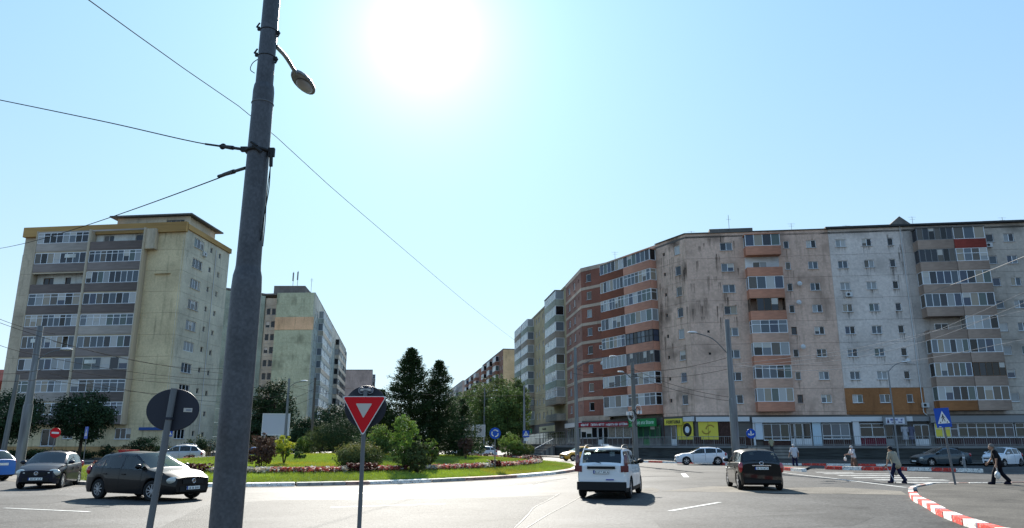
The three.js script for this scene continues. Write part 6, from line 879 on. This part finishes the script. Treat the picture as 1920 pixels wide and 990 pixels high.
function person(label, o) {
  const t = thing('person', label, 'person', o.pos, o.turn), h = o.h / 1.75, ln = o.lean || 0, st = o.stride || 0, S = (x, y, z) => [x * h, y * h, z * h];
  const hipY = 0.93 - Math.abs(st) * 0.10, bend = (y) => { const q = Math.max(0, y - hipY); return [q * Math.sin(ln), hipY + q * Math.cos(ln) - (y < hipY ? hipY - y : 0)]; };
  const U = (x, y, z = 0) => { const [dz, yy] = bend(y - (0.93 - hipY)); return S(x, yy, dz + z * Math.cos(ln)); };
  const hip = s => S(s * 0.09, hipY, 0), ank = s => S(s * 0.10, 0.085 + (s * st < 0 ? Math.abs(st) * 0.12 : 0), s * st * 0.36), kn = s => S(s * 0.098, 0.50 - Math.abs(st) * 0.03, s * st * 0.18 + 0.05 + (s * st < 0 ? 0.06 * Math.abs(st) : 0)), toe = s => { const a = ank(s); return [a[0] + s * 0.02, 0.045 * h + (s * st < 0 ? 0.0 : 0), a[2] + 0.15 * h]; };
  const sh = s => U(s * 0.19, 1.42), aim = o.arms || [[0.05, 0, -0.05], [0.05, 0, 0.05]];
  const arm = s => { const A = sh(s), [out, fw, bendF] = aim[s > 0 ? 0 : 1], E = [A[0] + s * (0.05 + out * 0.3) * h, A[1] - 0.28 * h * Math.cos(fw), A[2] + 0.28 * h * Math.sin(fw)], Wr = [E[0] + s * out * 0.1 * h, E[1] - 0.25 * h * Math.cos(fw + bendF), E[2] + 0.25 * h * Math.sin(fw + bendF)]; return [A, E, Wr]; };
  const A1 = arm(1), A2 = arm(-1), hd = U(0, 1.615, 0.03 + (o.headFw || 0)), neck = U(0, 1.46), g = (o.girth || 1);
  const torso = [ell(...U(0, 1.30), 0.175 * h * g, 0.2 * h, 0.115 * h * g), ell(...U(0, 1.08, 0.01), 0.155 * h * g, 0.19 * h, 0.115 * h * g), ell(...S(0, hipY + 0.02, 0), 0.165 * h * g, 0.13 * h, 0.125 * h * g), [sh(1), sh(-1), 0.062 * h, 0.062 * h]];
  const legs = [1, -1].flatMap(s => [[hip(s), kn(s), 0.088 * h * g, 0.06 * h], [kn(s), ank(s), 0.058 * h, 0.04 * h]]), feet = [1, -1].flatMap(s => [[ank(s), toe(s), 0.042 * h, 0.034 * h], [[ank(s)[0], 0.04 * h, ank(s)[2] - 0.03 * h], toe(s), 0.036 * h, 0.032 * h]]);
  const arms = [A1, A2].flatMap(([a, e, w]) => [[a, e, 0.052 * h, 0.042 * h], [e, w, 0.041 * h, 0.028 * h]]);
  const sc = 0.1 * h, headC = [ell(hd[0], hd[1] + 0.015 * h, hd[2] - 0.01 * h, 0.076 * h, 0.105 * h, 0.095 * h), ell(hd[0], hd[1] - 0.055 * h, hd[2] + 0.03 * h, 0.052 * h, 0.06 * h, 0.058 * h), [[hd[0], hd[1] - 0.0 * h, hd[2] + 0.085 * h], [hd[0], hd[1] - 0.03 * h, hd[2] + 0.102 * h], 0.008 * h, 0.013 * h], ...[1, -1].map(s => ell(hd[0] + s * 0.079 * h, hd[1] - 0.01 * h, hd[2] - 0.01 * h, 0.012 * h, 0.03 * h, 0.018 * h)), [[hd[0] - 0.02 * h, hd[1] - 0.062 * h, hd[2] + 0.083 * h], [hd[0] + 0.02 * h, hd[1] - 0.062 * h, hd[2] + 0.083 * h], 0.008 * h, 0.008 * h], [neck, [hd[0], hd[1] - 0.06 * h, hd[2] - 0.01 * h], 0.055 * h, 0.052 * h]];
  const bodyG = mergeGeometries([solid([...torso, ...legs, ...feet, ...arms, [U(0, 1.4), neck, 0.07 * h, 0.055 * h]], 0.018, 0.03), solid(headC, 0.008, 0.018), solid(handCaps(A1[2], A1[1], 1), 0.0055, 0.008), solid(handCaps(A2[2], A2[1], -1), 0.0055, 0.008)]);
  const body = mesh('body', bodyG, SKIN, t);
  const grow = (c, d) => c.map(q => q.e ? ell(...q.e, q.r[0] + d, q.r[1] + d * 0.6, q.r[2] + d) : [q[0], q[1], q[2] + d, q[3] + d]);
  const sleeves = [A1, A2].map(([a, e]) => [a, [a[0] + (e[0] - a[0]) * 0.85, a[1] + (e[1] - a[1]) * 0.85, a[2] + (e[2] - a[2]) * 0.85], 0.07 * h, 0.066 * h]);
  mesh('shirt', solid([...grow(torso, 0.022), ...sleeves, [U(0, 1.2), S(0, hipY - 0.04, -0.01), 0.16 * h * g, 0.165 * h * g]], 0.018, 0.03), cloth(o.shirt), t);
  if (o.skirt) mesh('skirt', solid([[S(0, hipY + 0.06, 0), S(0, 0.5, 0.0), 0.15 * h, 0.2 * h], [S(0.05, 0.6, -0.02), S(0.09, 0.24, -0.07), 0.17 * h, 0.16 * h], [S(-0.05, 0.6, 0.02), S(-0.07, 0.24, 0.06), 0.16 * h, 0.15 * h]], 0.016, 0.06), cloth(o.skirt), t);
  else mesh('trousers', solid([...grow(legs.map((q, i) => i % 2 ? [q[0], [q[1][0], q[1][1] - 0.01, q[1][2]], q[2], q[3] + 0.02] : q), 0.024), ell(...S(0, hipY, 0), 0.17 * h * g, 0.12 * h, 0.13 * h * g)], 0.018, 0.03), cloth(o.trousers), t);
  [1, -1].forEach(s => mesh('shoe', solid(grow(feet.slice(s > 0 ? 0 : 2, s > 0 ? 2 : 4), 0.014), 0.011, 0.02), cloth(o.shoes || [0.03, 0.03, 0.035]), t));
  const cap = (cc, nm, dy, r) => mesh(nm, nets((x, y, z) => Math.max(Math.abs((Math.hypot((x - hd[0]) / (r * 0.8), (y - hd[1] - 0.015 * h) / (r * 1.08), (z - hd[2] + 0.014 * h) / r) - 1) * r * 0.85) - 0.010, (hd[1] + dy - y) - (hd[2] - z) * 0.55), [hd[0] - 0.16, hd[1] - 0.16, hd[2] - 0.17], [hd[0] + 0.16, hd[1] + 0.17, hd[2] + 0.15], 0.008), cloth(cc), t);
  cap(o.hair || [0.1, 0.09, 0.08], 'hair', 0.02, 0.104 * h); if (o.cap) { cap(o.cap, o.capName || 'cap', o.capDrop ?? 0.03, 0.116 * h); if (o.peak) { const p = mesh('cap_peak', new THREE.SphereGeometry(0.5, 14, 8).scale(0.15, 0.02, 0.16), cloth(o.cap), t); p.position.set(hd[0], hd[1] + 0.055 * h, hd[2] + 0.11 * h); } }
  for (const s of [1, -1]) { const e = mesh('eye', cache('eye', () => new THREE.SphereGeometry(0.011, 8, 6)), EYE_M, t); e.position.set(hd[0] + s * 0.032 * h, hd[1] + 0.005, hd[2] + 0.077 * h); }
  t.updateMatrixWorld(true); const world = p => new THREE.Vector3(...p).applyMatrix4(t.matrixWorld);
  return { t, hands: [A1, A2].map(([a, e, w]) => { const d = new THREE.Vector3(...w).sub(new THREE.Vector3(...e)).normalize(); return world(new THREE.Vector3(...w).addScaledVector(d, 0.1).toArray()); }) };
}
const face = (dx, dz) => Math.atan2(dx, dz);
function bag(label, p, m, s = 1) { const t = thing('carrier_bag', label, 'bag', [p.x, p.y, p.z], 0.6); const g = new THREE.SphereGeometry(0.5, 18, 14), q = g.attributes.position; for (let i = 0; i < q.count; i++) { const x = q.getX(i), y = q.getY(i), z = q.getZ(i), k = 1 + 0.10 * Math.sin(x * 14 + y * 9) + 0.08 * Math.sin(z * 17 - y * 11); q.setXYZ(i, x * 0.26 * k * s * (y > 0.2 ? 1 - (y - 0.2) * 2.2 : 1), y * 0.34 * s - 0.3 * s, z * 0.17 * k * s * (y > 0.2 ? 1 - (y - 0.2) * 1.8 : 1)); } g.computeVertexNormals(); mesh('sack', g, m, t); for (const k of [-1, 1]) mesh('handle', tube([[k * 0.05 * s, -0.18 * s, 0], [k * 0.035, -0.06, 0.01], [0, 0.0, 0]], 0.008, 10, 5), m, t); return t; }
const whiteBag = phys([0.68, 0.68, 0.66], 0.6, { transmission: 0.25, thickness: 0 });
{ const a = person('person in black T-shirt and dark trousers walking with a white bag', { pos: [20.35, 0.12, -31.9], turn: face(-0.85, -0.5), h: 1.74, lean: 0.22, stride: 0.8, shirt: [0.008, 0.008, 0.01], trousers: [0.010, 0.011, 0.018], hair: [0.22, 0.2, 0.18], shoes: [0.02, 0.02, 0.04], arms: [[0.12, -0.15, 0.25], [0.1, 0.3, 0.4]] }); bag('white plastic bag carried by the person in black', a.hands[0], whiteBag, 1.05);
  const b = person('person in beige shirt and dark cap crossing with a stick', { pos: [17.75, 0, -35.2], turn: face(-0.45, -0.9), h: 1.76, lean: 0.34, stride: 0.75, girth: 1.12, shirt: [0.40, 0.36, 0.27], trousers: [0.015, 0.02, 0.06], hair: [0.25, 0.24, 0.22], cap: [0.02, 0.02, 0.025], peak: 1, arms: [[0.2, 0.1, 0.2], [0.18, 0.15, 0.2]], shoes: [0.02, 0.02, 0.05] }); bag('cream cloth bag hanging from the hand of the person in beige', b.hands[1], cloth([0.5, 0.46, 0.38]), 0.85);
  const k = b.hands[0], c = thing('walking_stick', 'pale walking stick held by the person in beige', 'stick', [k.x, 0, k.z]); mesh('shaft', bar([0, k.y + 0.04, 0], [0.28, 0.03, 0.12], 0.013), M.textPale, c); mesh('handle', tube([[-0.08, k.y + 0.05, 0], [-0.02, k.y + 0.09, 0], [0, k.y + 0.04, 0]], 0.014, 10, 6), M.darkTrim, c); mesh('tip', cyl(0.02, 0.016, 0.05, 0.28, 0, 0.12, 10), M.darkTrim, c);
  const w = person('person in white blouse, long brown skirt and pale headscarf on the painted kerb', { pos: [24.25, 0.02, -54.0], turn: face(-0.95, 0.15), h: 1.66, lean: 0.16, stride: 0.35, shirt: [0.66, 0.66, 0.68], skirt: [0.16, 0.10, 0.07], cap: [0.62, 0.6, 0.56], capName: 'headscarf', capDrop: -0.05, arms: [[0.05, 0.45, 0.9], [0.05, 0.4, 0.9]] }); bag('white handbag held before the long brown skirt', w.hands[1], whiteBag, 0.9);
  person('person in white shirt and white cap seen from behind', { pos: [21.4, 0.02, -57.6], turn: face(0.05, -1), h: 1.76, lean: 0.08, stride: 0.3, girth: 1.1, shirt: [0.68, 0.68, 0.72], trousers: [0.02, 0.022, 0.07], cap: [0.68, 0.67, 0.64], arms: [[0.25, 0.1, 0.3], [0.25, 0.1, 0.3]] });
  person('person in pale yellow shirt climbing the terrace steps', { pos: [28.75, 0.78, -83.95], turn: face(0.15, -1), h: 1.7, lean: 0.1, stride: 0.15, shirt: [0.46, 0.42, 0.26], trousers: [0.07, 0.075, 0.085], hair: [0.06, 0.05, 0.04] }); }
renderer.render(scene, camera);
